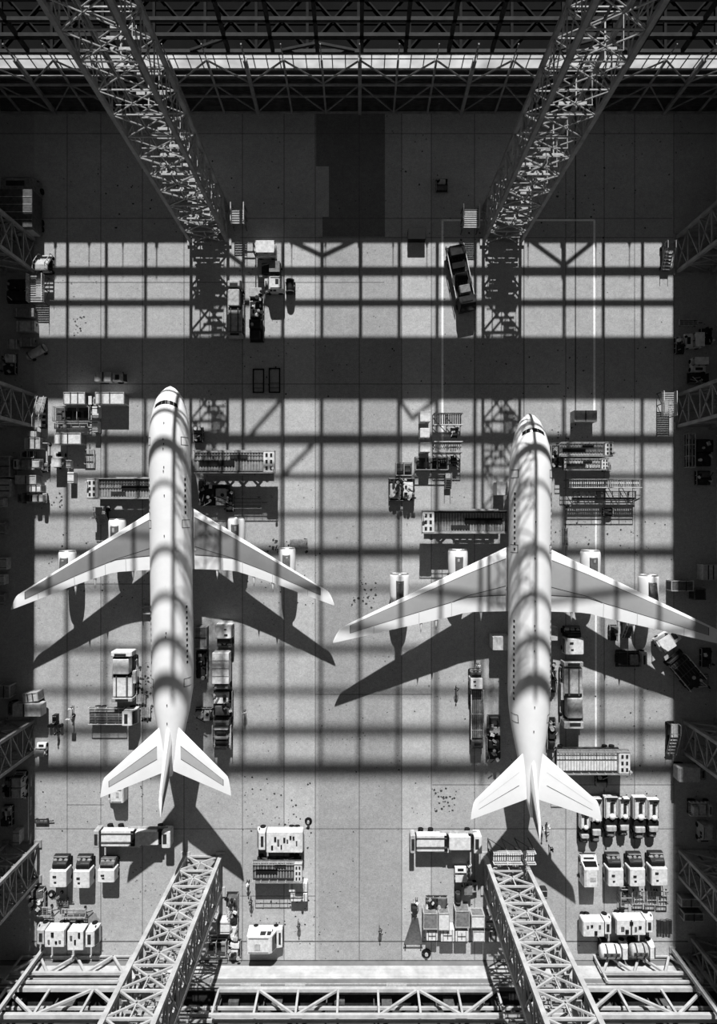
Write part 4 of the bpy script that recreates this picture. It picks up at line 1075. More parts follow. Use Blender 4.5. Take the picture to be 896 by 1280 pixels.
put('machine', (32, 1114, 52, 1140), 1.8, 0, 'dark fenced machine at the foot of the fourth left column', 'ground unit', t='m', var=16)

# --- upper left of the jet
put('boxtruck', (119, 465, 156, 477), 1.9, 270, 'two-part pale cart in the dark band above the cargo boxes', 'cart', t='p', cab='p', cl=.45, split=.5)
GC = 'cargo boxes on the floor, upper left'
put('container', (79, 490, 106, 505), 2.0, 270, 'white cargo box with two dark straps, left of another above the open rack', 'cargo box', GC, t='w', panels=3)
put('container', (119, 490, 155, 505), 2.3, 270, 'white double cargo box casting a square shadow, nearest the jet nose', 'cargo box', GC, t='w', panels=2)
put('container', (68, 541, 101, 555), 2.3, 270, 'white double cargo box below the open rack of dark cases', 'cargo box', GC, t='w', panels=2)
put('tug', (110.5, 495, 118, 506), 1.5, 270, 'small tow tractor wedged between two white cargo boxes', 'tow tractor', t='p')
put('rack', (66, 508, 111, 526), 1.3, 270, 'long open rack filled with dark cases under two white cargo boxes', 'rack', fill=4, var=2)
put('dolly', (68, 529, 110, 536), .6, 270, 'low empty dolly alongside the open rack of dark cases', 'dolly', t='s')
put('crate', (115, 508, 123, 522), 1.5, 0, 'pale upright crate at the right end of the open rack', 'crate', t='w')
put('crate', (115, 526, 122, 540), 1.5, 0, 'narrow pale crate with a black shadow below the open rack end', 'crate', t='w')
put('dolly', (105, 562, 118, 580), .5, 0, 'thin empty dolly frame right of the lower double cargo box', 'dolly', t='p', bars=2)
put('tug', (64, 564, 77, 584), 1.9, 0, 'white roofed tow tractor below the lower double cargo box', 'tow tractor', t='p')
put('crate', (82, 575, 88, 585), 1.3, 0, 'small white crate just above the slim white crate', 'crate', t='w')
put('crate', (84, 590, 92, 604), 1.5, 0, 'slim white crate with a black shadow above the left cargo loader', 'crate', t='w')
put('machine', (51, 578, 60, 590), .9, 0, 'tiny pale compressor beside the grey flatbed of the left aisle', 'compressor', t='p', var=21, n=4)
put('post', (54, 552, 58, 556), 1.9, 0, 'thin sign post at the edge of the left aisle shade', 'sign post')
GL = 'cargo loaders docked at the jets'
put('loader', (111, 598, 193, 624), 3.3, 90, 'roller-deck cargo loader at the left flank of the striped-tail jet', 'cargo loader', GL, t='g')
put('loader', (243, 563, 344, 592), 3.7, 270, 'longer roller-deck cargo loader at the right flank of the striped-tail jet', 'cargo loader', GL, t='g', wide=.14)
put('loader', (527, 638, 634, 667), 3.6, 90, 'big cargo loader at the left flank of the plain-tail jet, above its engine', 'cargo loader', GL, t='g', wide=.14)
put('stairs', (119, 634, 132, 656), 2.2, 0, 'small dim mobile steps in the loader shade by the inner left engine', 'mobile steps', t='p')
put('post', (114, 646, 117, 649), 2.2, 0, 'upright post in the loader shade left of the dim steps', 'post')
put('machine', (250, 605, 285, 633), 2.0, 270, 'dark cluttered machine under the longer loader beside the jet wing root', 'ground unit', t='d', var=31, n=14)
put('machine', (246, 598, 253, 632), 2.4, 0, 'narrow black machine against the jet flank under the longer loader', 'ground unit', t='d', var=32, n=6)
put('dolly', (288, 620, 327, 636), .5, 270, 'thin empty dolly frame standing below the longer loader', 'dolly', t='p', bars=3)
put('machine', (280, 612, 290, 640), 2.0, 0, 'upright black unit between the cluttered machine and the empty dolly', 'ground unit', t='d', var=33, n=6)
put('machine', (240, 533, 252, 552), 1.8, 0, 'dark jumble of gear by the striped-tail jet, just behind its nose', 'ground unit', t='d', var=34, n=8)
put('stack', (362, 674, 384, 686), .3, 270, 'flat stack of boards on the floor above the outer right engine', 'board stack')

# --- top middle: tractors and forklift
put('forklift', (300, 300, 344, 316), 3.0, 90, 'white roofed forklift with long forks, highest of the group by the dark tower', 'forklift')
put('tug', (326, 326, 350, 340), 1.7, 90, 'dark tow tractor between the forklift and the white panelled van', 'tow tractor', t='d', var=1)
put('van', (329, 344, 354, 362), 2.6, 90, 'white van with dark roof panels, casting a wide shadow', 'van', t='w', hatch=2)
put('pipe', (356, 347, 368, 366), 1.9, 0, 'dark drum trailer with a bright end right of the white panelled van', 'trailer', t='d')
put('highloader', (283, 350, 303, 420), 2.4, 0, 'long cluttered loader beside the tower shadow, left one of a pair', 'loader truck', 'cluttered loaders by the tower', t='p', var=1)
put('machine', (310, 356, 328, 424), 2.4, 0, 'long dark cluttered loader, right one of the pair by the tower shadow', 'ground unit', 'cluttered loaders by the tower', t='d', var=42, n=20)
put('frame', (316, 461, 330, 491), .35, 0, 'flat black frame in the dark band, left one of two', 'steel frame', 'black frames')
put('frame', (336, 460, 350, 491), .35, 0, 'flat black frame in the dark band, right one of two', 'steel frame', 'black frames')
put('crate', (510, 285, 532, 299), 1.5, 270, 'black crate alone in the dark above the first sunlit row', 'crate', t='k', lid=False)
put('flatbed', (559, 302, 597, 386), 2.8, 0, 'slanted flatbed lorry with white stake rails beside the dark tower', 'lorry', ang=(84, 24, 191.5), cab='d', deck='d', load=4, var=5, cl=.2, dk=True)
put('gantry', (289, 256, 306, 280), 2.6, 0, 'railed platform at the foot of the left dark tower', 'work platform', 'railed platforms')
put('gantry', (578, 258, 599, 285), 2.6, 0, 'railed platform at the foot of the right dark tower', 'work platform', 'railed platforms')
put('machine', (545, 222, 560, 238), .9, 0, 'small dim pallet of gear lying in the shade above the white floor line', 'pallet', t='m', var=44, n=4)

# --- middle, left of the plain-tail jet
GM = 'small white cabins on the stand'
put('gantry', (542, 517, 577, 532), 1.7, 270, 'long railed stand holding dark gear, highest of three left of the plain-tail nose', 'work stand')
put('gantry', (542, 552, 577, 566), 1.7, 270, 'long railed stand, lowest of three left of the plain-tail nose', 'work stand')
put('rack', (519, 571, 560, 587), 1.5, 270, 'rack of dark cases under the lowest railed stand', 'rack', fill=4, var=51)
def cabin(box, lb):
    put('crate', box, 3.1, 0, lb, 'cabin', GM, t='w', lid=False)
cabin((525, 514, 538, 527), 'small white cabin just left of the highest railed stand')
cabin((525, 535, 537, 547), 'small white cabin alone between two railed stands')
cabin((525, 553, 538, 565), 'small white cabin just left of the lowest railed stand')
put('machine', (564, 534, 573, 546), 1.6, 0, 'black upright unit below the right end of the highest railed stand', 'ground unit', t='d', var=52, n=5)
put('machine', (563, 569, 572, 582), 1.6, 0, 'black upright unit below the right end of the lowest railed stand', 'ground unit', t='d', var=53, n=5)
put('stairs', (556, 592, 564, 611), 1.2, 0, 'thin dark steps hanging down below the rack of dark cases', 'mobile steps', t='m')
put('rack', (495, 578, 515, 594), 1.9, 270, 'cage of dark gear behind the speckled pallet machine', 'rack', fill=2, var=54)
put('machine', (486, 597, 519, 626), 2.0, 270, 'speckled black-and-white machine with many fittings, alone left of the big loader', 'ground unit', t='p', var=55, n=30)
put('crate', (621, 602, 634, 619), 3.0, 90, 'white cabin against the plain-tail jet above its big loader', 'cabin', t='w', lid=False)

# --- right of the plain-tail jet nose
put('container', (718, 513, 746, 527), 2.2, 270, 'grey ramp box with a solid black shadow at the end of the white line', 'cargo box', t='p')
put('loader', (699, 553, 764, 571), 2.6, 270, 'pale roller loader right of the plain-tail nose, upper of two close together', 'cargo loader', 'pale loaders by the plain-tail nose', t='p')
put('loader', (705, 573, 758, 588), 2.4, 270, 'pale roller loader right of the plain-tail nose, lower of two close together', 'cargo loader', 'pale loaders by the plain-tail nose', t='p')
put('tug', (757, 578, 766, 589), 1.7, 270, 'small white tow tractor at the end of the lower pale loader', 'tow tractor', t='w')
put('machine', (690, 556, 700, 584), 1.4, 0, 'dark hose machine between the plain-tail nose and the pale loaders', 'ground unit', t='d', var=61, n=8)
put('gantry', (711, 599, 799, 610), 2.6, 270, 'long narrow white platform on black legs right of the plain-tail jet', 'work platform', t='w')
put('dolly', (716, 614, 795, 624), .7, 270, 'long dolly with dark rollers in the shade of the narrow white platform', 'dolly', t='d', bars=8)
put('machine', (754, 635, 766, 645), .8, 0, 'small dark pump below the narrow white platform', 'pump', t='d', var=62, n=4)
put('dolly', (704, 660, 710, 682), .4, 0, 'thin dolly frame lying near the plain-tail wing root', 'dolly', t='p', bars=2)

# --- right aisle, in shade
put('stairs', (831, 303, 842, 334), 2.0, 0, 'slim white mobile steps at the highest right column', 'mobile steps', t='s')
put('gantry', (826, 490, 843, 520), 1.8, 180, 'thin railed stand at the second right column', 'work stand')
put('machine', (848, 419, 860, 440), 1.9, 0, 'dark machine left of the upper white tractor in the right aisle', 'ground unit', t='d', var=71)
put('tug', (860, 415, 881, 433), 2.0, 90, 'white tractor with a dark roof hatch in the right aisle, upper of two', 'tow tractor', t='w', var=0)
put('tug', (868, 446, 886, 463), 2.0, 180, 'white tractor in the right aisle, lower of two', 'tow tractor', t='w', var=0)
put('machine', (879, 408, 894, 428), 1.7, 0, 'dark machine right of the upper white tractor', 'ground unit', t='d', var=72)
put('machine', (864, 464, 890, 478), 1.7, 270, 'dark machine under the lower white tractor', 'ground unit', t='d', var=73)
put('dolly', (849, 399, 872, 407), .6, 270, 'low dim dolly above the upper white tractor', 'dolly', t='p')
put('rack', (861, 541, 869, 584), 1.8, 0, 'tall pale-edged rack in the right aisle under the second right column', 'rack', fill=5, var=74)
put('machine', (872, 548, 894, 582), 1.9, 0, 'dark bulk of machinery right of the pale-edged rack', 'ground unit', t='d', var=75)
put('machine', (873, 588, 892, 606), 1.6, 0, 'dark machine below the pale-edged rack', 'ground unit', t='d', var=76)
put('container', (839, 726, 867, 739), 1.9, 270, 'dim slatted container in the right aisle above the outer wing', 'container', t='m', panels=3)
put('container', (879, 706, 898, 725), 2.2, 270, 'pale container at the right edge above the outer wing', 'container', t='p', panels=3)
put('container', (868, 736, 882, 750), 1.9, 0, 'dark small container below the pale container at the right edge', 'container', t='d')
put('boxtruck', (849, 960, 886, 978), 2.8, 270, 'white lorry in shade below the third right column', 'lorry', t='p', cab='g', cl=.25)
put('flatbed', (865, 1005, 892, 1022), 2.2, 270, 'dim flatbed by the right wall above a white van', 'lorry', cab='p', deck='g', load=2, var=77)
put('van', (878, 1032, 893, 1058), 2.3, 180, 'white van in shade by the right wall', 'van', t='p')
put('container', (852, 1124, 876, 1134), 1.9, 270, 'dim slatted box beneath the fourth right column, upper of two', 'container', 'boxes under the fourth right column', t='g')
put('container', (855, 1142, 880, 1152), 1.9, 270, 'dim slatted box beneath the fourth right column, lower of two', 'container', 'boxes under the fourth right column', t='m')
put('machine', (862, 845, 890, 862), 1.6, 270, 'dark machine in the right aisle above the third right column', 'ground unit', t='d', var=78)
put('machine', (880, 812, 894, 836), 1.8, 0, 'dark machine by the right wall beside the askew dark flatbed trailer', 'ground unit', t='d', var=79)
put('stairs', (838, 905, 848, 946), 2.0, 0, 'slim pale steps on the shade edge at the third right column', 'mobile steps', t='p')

# --- between the wings, left jet
put('highloader', (137, 814, 166, 878), 2.8, 0, 'white deck lorry with many roof panels, upright left of the striped-tail jet', 'loader truck', t='w')
put('flatbed', (106, 888, 168, 909), 3.0, 270, 'lorry with a plain dark deck and white cab, left of the striped tail', 'lorry', cab='w', deck='g', stakes=True, cl=.26)
put('stack', (177, 757, 191, 768), .8, 270, 'small grid crate against the striped-tail jet in its wing shadow', 'crate')
put('utility', (268, 781, 289, 810), 2.7, 180, 'white-cab tractor unit pulling the slatted white trailer', 'lorry', t='w', var=2)
put('boxtruck', (265, 816, 286, 864), 2.9, 180, 'white trailer with slatted roof behind the jet wing, right of the striped-tail jet', 'lorry', t='w', cab='g', cl=.16)
put('machine', (264, 866, 289, 898), 2.0, 0, 'dark grey cluttered unit under the slatted white trailer', 'ground unit', t='m', var=81, n=16)
put('flatbed', (264, 899, 288, 938), 2.2, 0, 'grey flatbed with brick-like load below the cluttered unit', 'lorry', cab='m', deck='g', load=5, var=82)
put('machine', (241, 888, 263, 904), 2.2, 270, 'pale and dark steps unit reaching to the striped-tail jet flank', 'ground unit', t='p', var=83, n=12)
put('container', (243, 784, 258, 811), 1.8, 0, 'grey upright cargo box against the striped-tail jet flank', 'cargo box', t='g')
put('machine', (243, 815, 258, 850), 1.6, 0, 'dark clutter of gear under the grey upright cargo box', 'ground unit', t='d', var=84, n=14)
put('stack', (170, 868, 182, 880), .5, 0, 'small pile of dark blocks left of the striped-tail jet, on a dark spatter', 'block pile', var=3)
put('stack', (176, 884, 188, 898), .5, 0, 'larger pile of dark blocks left of the striped tail', 'block pile', var=4)
put('van', (131, 985, 154, 1005), 2.4, 90, 'white van peeping out under the left tailplane of the striped-tail jet', 'van', t='w')
put('highloader', (116, 1038, 213, 1062), 2.6, 270, 'long loader lorry below the striped tail, pointing right', 'loader truck', t='w')
GV = 'white vans in a row, lower left'
put('utility', (61, 1075, 83, 1110), 2.5, 0, 'white utility truck with dark front, leftmost of three below the long loader lorry', 'utility truck', GV, t='w', var=4)
put('utility', (91, 1075, 112, 1111), 2.5, 0, 'white utility truck with dark front, middle of three below the long loader lorry', 'utility truck', GV, t='w', var=6)
put('utility', (121, 1077, 143, 1104), 2.4, 0, 'shorter white utility truck, rightmost of three below the long loader lorry', 'utility truck', GV, t='w', var=3)
put('boxtruck', (41, 1163, 80, 1184), 2.9, 90, 'white lorry with grey roof bands in the bottom left corner, left of another', 'lorry', t='w', cab='p', cl=.35, ribs=False, fit=4)
put('boxtruck', (84, 1164, 119, 1188), 2.9, 270, 'white lorry with dark windows in the bottom left corner, right of another', 'lorry', t='w', cab='w', cl=.4, ribs=False, fit=3)
put('dolly', (43, 1134, 64, 1145), 1.0, 270, 'small dolly above the bottom left lorries, left one', 'dolly', 'dollies above the corner lorries', t='s')
put('dolly', (77, 1136, 107, 1147), 1.0, 270, 'longer dolly above the bottom left lorries, right one', 'dolly', 'dollies above the corner lorries', t='s')
put('machine', (43, 1118, 54, 1140), 1.6, 0, 'pale upright unit by the fourth left column foot', 'ground unit', t='p', var=85, n=4)
put('dolly', (71, 1123, 85, 1133), .4, 270, 'small flat dolly beside a sign post under the white utility trucks', 'dolly', t='g')
put('post', (68, 1122, 72, 1127), 2.2, 0, 'dark sign post with a long shadow left of the small flat dolly', 'sign post', t='m')
put('cable', (58, 1114, 69, 1124), .5, 0, 'coiled hose lying near the sign post in the lower left', 'hose')
put('tug', (43, 931, 55, 946), 1.6, 0, 'small white tow tractor at the shade edge under the third left column', 'tow tractor', t='w')
put('post', (80, 897, 88, 903), 2.6, 0, 'white sign post with a black shadow left of the dark-deck lorry', 'sign post')
put('crate', (65, 894, 70, 904), 1.2, 0, 'tiny upright crate above the black drums', 'crate', t='d')
for i, x in enumerate((61, 65.5, 70, 74.5)):
    put('drum', (x - 1.9, 906, x + 1.9, 910), .95, 0, 'black drum in a short row left of the dark-deck lorry', 'drum', 'black drums in a row', t='d')
put('dolly', (44, 1024, 60, 1029), .4, 270, 'thin small dolly crossing the left shade edge', 'dolly', t='d', bars=3)

# --- bottom middle left
put('boxtruck', (320, 1040, 378, 1066), 2.6, 90, 'large white machine lorry with fittings on its roof', 'lorry', t='w', cab='w', cl=.2, ribs=False, fit=9)
put('loader', (316, 1076, 378, 1100), 2.8, 270, 'grey ribbed loader parked under the large white machine lorry', 'cargo loader', t='m')
put('crate', (361, 1104, 384, 1115), 1.5, 90, 'white banded crate below the grey ribbed loader, upper of two', 'crate', 'banded crates', t='w')
put('crate', (363, 1117, 384, 1127), 1.5, 90, 'white banded crate below the grey ribbed loader, lower of two', 'crate', 'banded crates', t='w')
put('van', (308, 1170, 351, 1194), 3.2, 270, 'big white van with dark windows alone by the bottom wall', 'van', t='w')
put('cable', (380, 1024, 390, 1033), .8, 0, 'coiled hose by the corner of the large white machine lorry', 'hose')
put('machine', (281, 1122, 296, 1150), 2.0, 0, 'grey unit beside the left bright tower, upper of the tower-side gear', 'ground unit', t='p', var=91, n=10)
put('crate', (274, 1152, 287, 1168), 1.8, 0, 'white crate beside the left bright tower', 'crate', t='w')
put('crate', (261, 1150, 271, 1170), 2.0, 0, 'pale tall crate right against the left bright tower', 'crate', t='p')
put('machine', (284, 1142, 296, 1178), 1.7, 0, 'narrow light unit with fittings right of the white crate', 'ground unit', t='w', var=92, n=12)
put('rack', (258, 1178, 282, 1196), 1.8, 270, 'rack in the lower shade of the left bright tower', 'rack', fill=3, var=93)
put('machine', (284, 1180, 300, 1200), 1.6, 0, 'pale small unit at the bottom wall left of the big white van', 'ground unit', t='p', var=94, n=6)

# --- bottom middle right
put('highloader', (513, 1044, 603, 1069), 2.8, 270, 'long white deck lorry below the plain tail, pointing right', 'loader truck', t='w')
put('tug', (569, 1087, 584, 1103), 1.6, 0, 'small white tow tractor below the long white deck lorry', 'tow tractor', t='w', var=0)
put('tug', (580, 1107, 598, 1119), 1.7, 270, 'pale tow tractor beside the right bright tower', 'tow tractor', t='p', var=1)
put('pipe', (569, 1117, 577, 1132), 1.4, 0, 'dark upright drum trailer left of the pale tow tractor', 'trailer', t='d')
put('tarp', (505, 1138, 530, 1193), 2.4, 0, 'dark netting stretched in a triangle left of the crates', 'net')
put('machine', (533, 1125, 560, 1141), 1.6, 270, 'row of dark fittings and drums above the ribbed container', 'ground unit', t='d', var=101, n=16)
put('container', (529, 1142, 547, 1162), 2.4, 0, 'grey container with ribbed roof, left end of the back row by the right tower', 'container', 'back row by the right tower', t='g', panels=1)
put('container', (548, 1142, 562, 1163), 2.5, 0, 'white container beside the grey ribbed one in the back row', 'container', 'back row by the right tower', t='w', panels=1)
put('container', (569, 1139, 587, 1160), 2.4, 0, 'grey roofed container standing apart in the middle of the back row', 'container', 'back row by the right tower', t='g', panels=1)
put('container', (589, 1145, 606, 1160), 2.3, 0, 'white container with marks, right end of the back row', 'container', 'back row by the right tower', t='w', panels=1)
put('container', (607, 1145, 626, 1160), 2.2, 0, 'pale container half behind the right bright tower, back row', 'container', 'back row by the right tower', t='p', panels=2)
GF = 'front row by the right tower'
put('crate', (533, 1164, 547, 1176), 1.9, 90, 'small white crate with a crossed lid, leftmost of the front row', 'crate', GF, t='w', cross=True)
put('crate', (551, 1162, 568, 1177), 2.0, 90, 'white crate with a crossed lid, second of the front row', 'crate', GF, t='w', cross=True)
put('crate', (569, 1164, 585, 1177), 2.0, 90, 'white crate with a crossed lid, third of the front row', 'crate', GF, t='w', cross=True)
put('container', (591, 1164, 606, 1177), 2.0, 270, 'white container at the right of the front row', 'container', GF, t='w', panels=1)
put('container', (607, 1164, 625, 1177), 2.0, 270, 'pale striped container at the right end of the front row', 'container', GF, t='p', panels=3)
put('cable', (526, 1188, 540, 1200), .6, 0, 'coiled hose at the bottom end of the netting', 'hose')

# --- right jet, aft
put('utility', (588, 839, 604, 862), 2.5, 0, 'white tractor unit pulling the long open trailer left of the plain-tail jet', 'lorry', t='w', var=5)
put('flatbed', (589, 864, 605, 938), 2.0, 180, 'long open trailer with lengthwise slats left of the plain-tail jet', 'lorry', cab='m', deck='m', var=111, stakes=True, cl=.16)
put('machine', (611, 897, 627, 922), 1.9, 0, 'pale unit between the open trailer and the plain-tail jet, upper', 'ground unit', t='p', var=112, n=10)
put('machine', (610, 925, 628, 954), 2.2, 0, 'dark unit with white fittings between the open trailer and the plain-tail jet, lower', 'ground unit', t='d', var=113, n=14)
put('crate', (616, 796, 637, 813), 3.2, 90, 'white cabin under the left flank of the plain-tail jet, in wing shadow', 'cabin', t='w', lid=False)
put('crate', (685, 784, 697, 801), 2.6, 0, 'pale cabin under the right flank of the plain-tail jet', 'cabin', t='p', lid=False)
put('utility', (707, 785, 730, 819), 2.7, 0, 'white-roofed tractor unit in the wing shadow right of the plain-tail jet', 'lorry', t='w', var=8)
put('highloader', (704, 828, 731, 912), 2.6, 180, 'long cluttered loader behind the white-roofed tractor unit', 'loader truck', t='p', var=1)
put('machine', (688, 830, 697, 868), 1.6, 0, 'narrow dark unit close along the plain-tail jet right flank', 'ground unit', t='d', var=114, n=8)
put('machine', (686, 900, 697, 940), 1.9, 0, 'dark cluttered unit along the plain-tail jet, near its tailplane', 'ground unit', t='d', var=115, n=12)
put('flatbed', (772, 815, 811, 835), 2.0, 270, 'dark low lorry with a light cab in the plain-tail wing shadow', 'lorry', cab='p', deck='d', stakes=False, load=2, var=116, dk=True)
put('machine', (765, 783, 775, 803), 2.0, 0, 'upright dark post unit under the trailing edge of the right wing', 'ground unit', t='d', var=117, n=4)
put('stairs', (782, 774, 793, 800), 2.4, 0, 'narrow dark steps under the trailing edge of the right wing', 'mobile steps', t='m')
put('tug', (825, 784, 853, 818), 2.4, 0, 'white tractor with dark fittings turned askew at the right wing', 'tow tractor', ang=(30, 18, 33+270), t='w')
put('flatbed', (835, 815, 880, 862), 1.4, 0, 'dark flatbed trailer standing askew in the shade behind the turned tractor', 'trailer', ang=(46, 26, 40), cab='d', deck='d', var=118, stakes=True, cl=.12, dk=True)
put('loader', (696, 937, 785, 966), 3.3, 270, 'pale cargo loader with dark grid panels above the tailplane of the plain-tail jet', 'cargo loader', t='w', slot=False)
put('machine', (746, 972, 762, 985), 1.4, 0, 'small pale pump in the shadow of the pale cargo loader', 'pump', t='p', var=119, n=5)
GB = 'belt loaders in a row'
for i, (b, lb) in enumerate((((726, 1018, 739, 1058), 'white belt loader half under the plain tailplane, leftmost of the row'), ((740, 1000, 754, 1058), 'belt loader just right of the plain tailplane tip'),
        ((757, 998, 774, 1052), 'belt loader with white bed, third of the row from the tailplane'), ((775, 1000, 789, 1050), 'narrower belt loader with white bed, fourth of the row'),
        ((793, 998, 810, 1054), 'longest belt loader with white bed, fifth of the row'), ((811, 1001, 826, 1052), 'belt loader at the right end of the row, by the aisle shade'))):
    put('belttruck', b, 2.2, 0, lb, 'belt loader', GB, var=i + 1)
GU = 'utility trucks in a row'
put('van', (729, 1076, 750, 1110), 2.6, 0, 'white van with dark windscreen, leftmost of the row under the belt loaders', 'van', GU, t='w')
for i, (b, lb) in enumerate((((760, 1073, 780, 1109), 'white utility truck right of the plain white van, second in the row'), ((787, 1072, 807, 1109), 'white utility truck, third in the row under the belt loaders'),
        ((814, 1071, 835, 1108), 'white utility truck at the right end of its row, beside the lattice column'))):
    put('utility', b, 2.6, 0, lb, 'utility truck', GU, t='w', var=2 * i + 10)
put('rack', (776, 1112, 790, 1133), 1.6, 0, 'tall rack of dark cases under the utility trucks, left end', 'rack', fill=3, var=121)
GE = 'empty dollies under the utility trucks'
for i, (b, lb) in enumerate((((792, 1114, 806, 1130), 'empty dolly frame next to the rack of dark cases'), ((808, 1114, 821, 1131), 'empty dolly frame, middle of three'), ((822, 1114, 836, 1132), 'empty dolly frame at the aisle end of three'))):
    put('dolly', b, .9, 0, lb, 'dolly', GE, t='s', bars=3)
put('boxtruck', (729, 1152, 768, 1171), 2.8, 270, 'white lorry with dark roof openings, left of a longer one above the tank lorries', 'lorry', t='w', cab='w', cl=.3, ribs=False, fit=4)
put('boxtruck', (771, 1150, 821, 1169), 2.9, 270, 'longer white lorry with dark roof openings above the tank lorries', 'lorry', t='w', cab='w', cl=.26, split=.5, ribs=False, fit=5)
put('tank', (752, 1185, 789, 1203), 2.8, 270, 'white tank lorry by the bottom wall, left of a pair', 'tank lorry', 'tank lorries by the wall', t='w')
put('tank', (790, 1184, 822, 1202), 2.8, 270, 'white tank lorry by the bottom wall, right of a pair', 'tank lorry', 'tank lorries by the wall', t='p')
put('gantry', (616, 1063, 668, 1077), 4.2, 270, 'railed platform across the foot of the right bright tower', 'work platform', t='w')
put('stack', (822, 1150, 840, 1168), .6, 0, 'pile of dark boards on the shade edge right of the longer white lorry', 'board pile', var=7, t='d')
put('crate', (677, 1112, 684, 1124), 1.4, 0, 'small dark crate right beside the right bright tower', 'crate', t='d')

# ---------------------------------------------------------------- people
def build_person(name, pose):
    """one continuous skinned body; clothes, cap, hair and shoes are its parts"""
    st = {'stand': dict(la=(-.13, .0, 0), ra=(.13, .0, 0), lh=(-.30, .10, .82), rh=(.30, .06, .80), le=(-.31, -.03, 1.10), re=(.31, -.04, 1.10), lk=(-.11, .02, .50), rk=(.11, .03, .50), lean=0),
          'walk': dict(la=(-.10, .28, .0), ra=(.10, -.30, .06), lh=(-.26, -.22, .86), rh=(.26, .28, .88), le=(-.29, -.10, 1.10), re=(.29, .06, 1.08), lk=(-.10, .20, .50), rk=(.10, .0, .48), lean=.04),
          'work': dict(la=(-.16, .05, 0), ra=(.16, -.08, 0), lh=(-.20, .50, .98), rh=(.18, .52, 1.02), le=(-.30, .22, 1.06), re=(.30, .22, 1.08), lk=(-.14, .10, .50), rk=(.14, .04, .50), lean=.14)}[pose]
    ln = st['lean']
    V = {'pelvis': ((0, 0, .95), (.15, .115)), 'waist': ((0, ln * .4, 1.12), (.14, .10)), 'chest': ((0, ln * .8, 1.32), (.165, .115)), 'neck0': ((0, ln, 1.46), (.07, .065)), 'neck': ((0, ln + .01, 1.53), (.055, .055)),
         'jaw': ((0, ln + .03, 1.60), (.065, .08)), 'head': ((0, ln + .02, 1.69), (.078, .098)), 'crown': ((0, ln + .01, 1.76), (.06, .075))}
    E = [('pelvis', 'waist'), ('waist', 'chest'), ('chest', 'neck0'), ('neck0', 'neck'), ('neck', 'jaw'), ('jaw', 'head'), ('head', 'crown')]
    for s, c in ((-1, 'l'), (1, 'r')):
        V[c + 'sh'] = ((s * .185, ln * .9, 1.41), (.065, .065)); V[c + 'el'] = (st[c + 'e'], (.045, .045)); V[c + 'wr'] = (st[c + 'h'], (.03, .03))
        e_, h_ = Vector(st[c + 'e']), Vector(st[c + 'h']); d = (h_ - e_).normalized()
        side = Vector((0, 1, 0)) if abs(d.y) < .8 else Vector((s * 1.0, 0, 0)); side = (side - d * side.dot(d)).normalized()
        palm = h_ + d * .075; V[c + 'pa'] = (tuple(palm), (.038, .02))
        E += [('chest', c + 'sh'), (c + 'sh', c + 'el'), (c + 'el', c + 'wr'), (c + 'wr', c + 'pa')]
        for i, ln_ in enumerate((.062, .076, .072, .055)):
            b_ = palm + side * (.030 - .02 * i) + d * .03; t1 = b_ + d * ln_ * .55; t2 = t1 + (d + Vector((-s * .5, 0, 0))).normalized() * ln_ * .5
            V[f'{c}f{i}a'] = (tuple(t1), (.0095, .0095)); V[f'{c}f{i}b'] = (tuple(t2), (.008, .008))
            E += [(c + 'pa', f'{c}f{i}a'), (f'{c}f{i}a', f'{c}f{i}b')]
        t1 = h_ + d * .05 + side * .045; t2 = t1 + (d * .8 + side * .3) * .04
        V[c + 'ta'] = (tuple(t1), (.012, .012)); V[c + 'tb'] = (tuple(t2), (.010, .010)); E += [(c + 'pa', c + 'ta'), (c + 'ta', c + 'tb')]
        an = Vector(st[c + 'a']) + Vector((0, 0, .08))
        V[c + 'hip'] = ((s * .095, 0, .88), (.095, .1)); V[c + 'kn'] = (st[c + 'k'], (.06, .062)); V[c + 'an'] = (tuple(an), (.042, .045)); V[c + 'toe'] = ((an.x, an.y + .17, an.z - .045), (.04, .03))
        E += [('pelvis', c + 'hip'), (c + 'hip', c + 'kn'), (c + 'kn', c + 'an'), (c + 'an', c + 'toe')]
    def skin(nm, keep, grow, mt, root, parent, sub=1):
        ks = [k for k in V if keep(k)]; ix = {k: i for i, k in enumerate(ks)}
        me = bpy.data.meshes.new(nm); me.from_pydata([V[k][0] for k in ks], [(ix[a], ix[b]) for a, b in E if a in ix and b in ix], [])
        o = bpy.data.objects.new(nm, me); COL.objects.link(o)
        md = o.modifiers.new('skin', 'SKIN'); md.use_smooth_shade = True
        for k in ks:
            sv = me.skin_vertices[0].data[ix[k]]; sv.radius = (V[k][1][0] + grow, V[k][1][1] + grow); sv.use_root = (k == root)
        sb = o.modifiers.new('sub', 'SUBSURF'); sb.levels = sub; sb.render_levels = sub
        dg = bpy.context.evaluated_depsgraph_get(); m2 = bpy.data.meshes.new_from_object(o.evaluated_get(dg))
        o.modifiers.clear(); o.data = m2; m2.materials.clear(); m2.materials.append(mt)
        for p in m2.polygons: p.use_smooth = True
        if parent: o.parent = parent
        return o
    body = skin(name, lambda k: True, 0, SKIN, 'pelvis', None)
    up = {'waist', 'chest', 'lsh', 'rsh', 'lel', 'rel', 'lwr', 'rwr', 'pelvis', 'neck0'}
    skin('jacket', lambda k: k in up, .018, HIVIS if pose != 'walk' else CLOTH, 'pelvis', body)
    skin('trousers', lambda k: k in {'pelvis', 'lhip', 'rhip', 'lkn', 'rkn', 'lan', 'ran'}, .016, CLOTH, 'pelvis', body)
    hd = V['head'][0]
    h = MB(); h.smooth = True; h.dome((hd[0], hd[1] - .012, hd[2] + .0), .112, .125, 14, 5); h.obj('hair', HAIR, body)
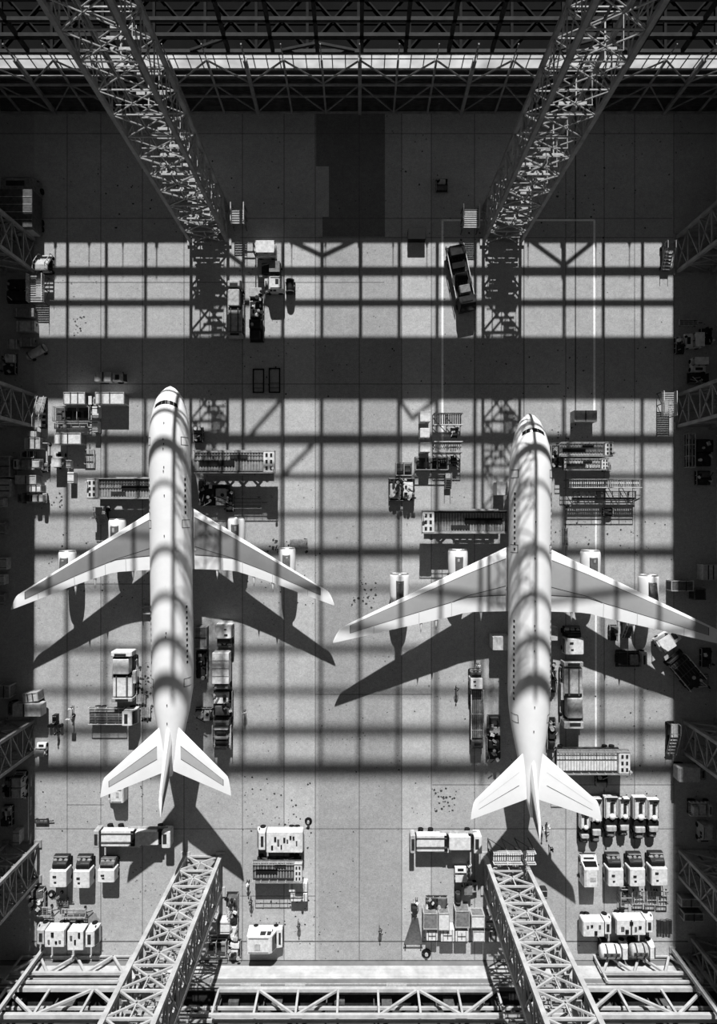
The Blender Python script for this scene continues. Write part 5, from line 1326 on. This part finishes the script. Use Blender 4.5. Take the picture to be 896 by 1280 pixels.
    h = MB(); h.smooth = True; h.dome((hd[0], hd[1], hd[2] + .035), .125, .12, 14, 5); h.box(hd[0], hd[1] + .13, hd[2] + .035, .17, .1, .015); h.obj('safety_cap', WHITE if pose != 'walk' else DARK, body)
    n = MB(); n.prism([(hd[1] + .095, hd[2] - .035), (hd[1] + .128, hd[2] - .03), (hd[1] + .1, hd[2] + .02)], .03); n.obj('nose', SKIN, body)
    for s in (-1, 1):
        MB().dome((s * .033, hd[1] + .092, hd[2] + .002), .014, .012, 8, 3).obj('eye', HAIR, body)
        MB().box(s * .083, hd[1] + .0, hd[2] - .03, .02, .045, .06).obj('ear', SKIN, body)
        c = 'l' if s < 0 else 'r'; t = V[c + 'toe'][0]; a_ = V[c + 'an'][0]
        MB().box((t[0] + a_[0]) / 2, (t[1] + a_[1]) / 2 + .01, min(t[2], a_[2] - .08) - .035 + .035, .1, .28, .09, 0, .03).obj('shoe', BLACK, body)
    MB().box(0, hd[1] + .1, hd[2] - .075, .05, .012, .012).obj('mouth', HAIR, body)
    return body
PROTO = {p: build_person('person', p) for p in ('stand', 'walk', 'work')}
USED = set()
def person(x, y, pose, rz, label, group=None):
    p = PROTO[pose]
    o = p if pose not in USED else copy_tree(p)
    USED.add(pose)
    c = W(x, y, 1.0); o.location = (c[0], c[1], 0); o.rotation_euler = (0, 0, R(rz)); tag(o, label, 'person', group)
    return o
person(305, 891, 'stand', 20, 'person in a pale vest standing alone right of the brick-load flatbed')
person(309, 1104, 'work', 200, 'person in a pale vest working beside the grey ribbed loader')
person(313, 1127, 'walk', 170, 'person in dark clothes walking below the grey ribbed loader')
person(373, 1157, 'walk', 0, 'person in dark clothes alone above the floor line, right of the big white van', None)
person(475, 1163, 'walk', 180, 'person in dark clothes alone in the middle of the empty bottom floor')
person(709, 633, 'walk', 30, 'person in dark clothes between the plain-tail jet and the narrow platform')
person(571, 861, 'walk', 160, 'person in dark clothes standing left of the long open trailer')
person(598, 832, 'stand', 0, 'person in a pale vest above the tractor unit of the open trailer')
person(679, 1036, 'stand', 90, 'person in a pale vest, left of two facing each other beside the plain tail', 'people by the plain tail')
person(684, 1033, 'work', 270, 'person in a pale vest reaching out, right of two beside the plain tail', 'people by the plain tail')
person(689, 1061, 'walk', 200, 'person in dark clothes below the two people at the plain tail', 'people by the plain tail')
person(587, 1082, 'stand', 40, 'person in a pale vest right under the long white deck lorry')
person(88, 886, 'stand', 0, 'person in a pale vest above the dark-deck lorry at its left')
person(70, 916, 'walk', 40, 'person in dark clothes under the row of black drums')
person(521, 1128, 'stand', 0, 'person in a pale vest above the mast of the stretched netting')
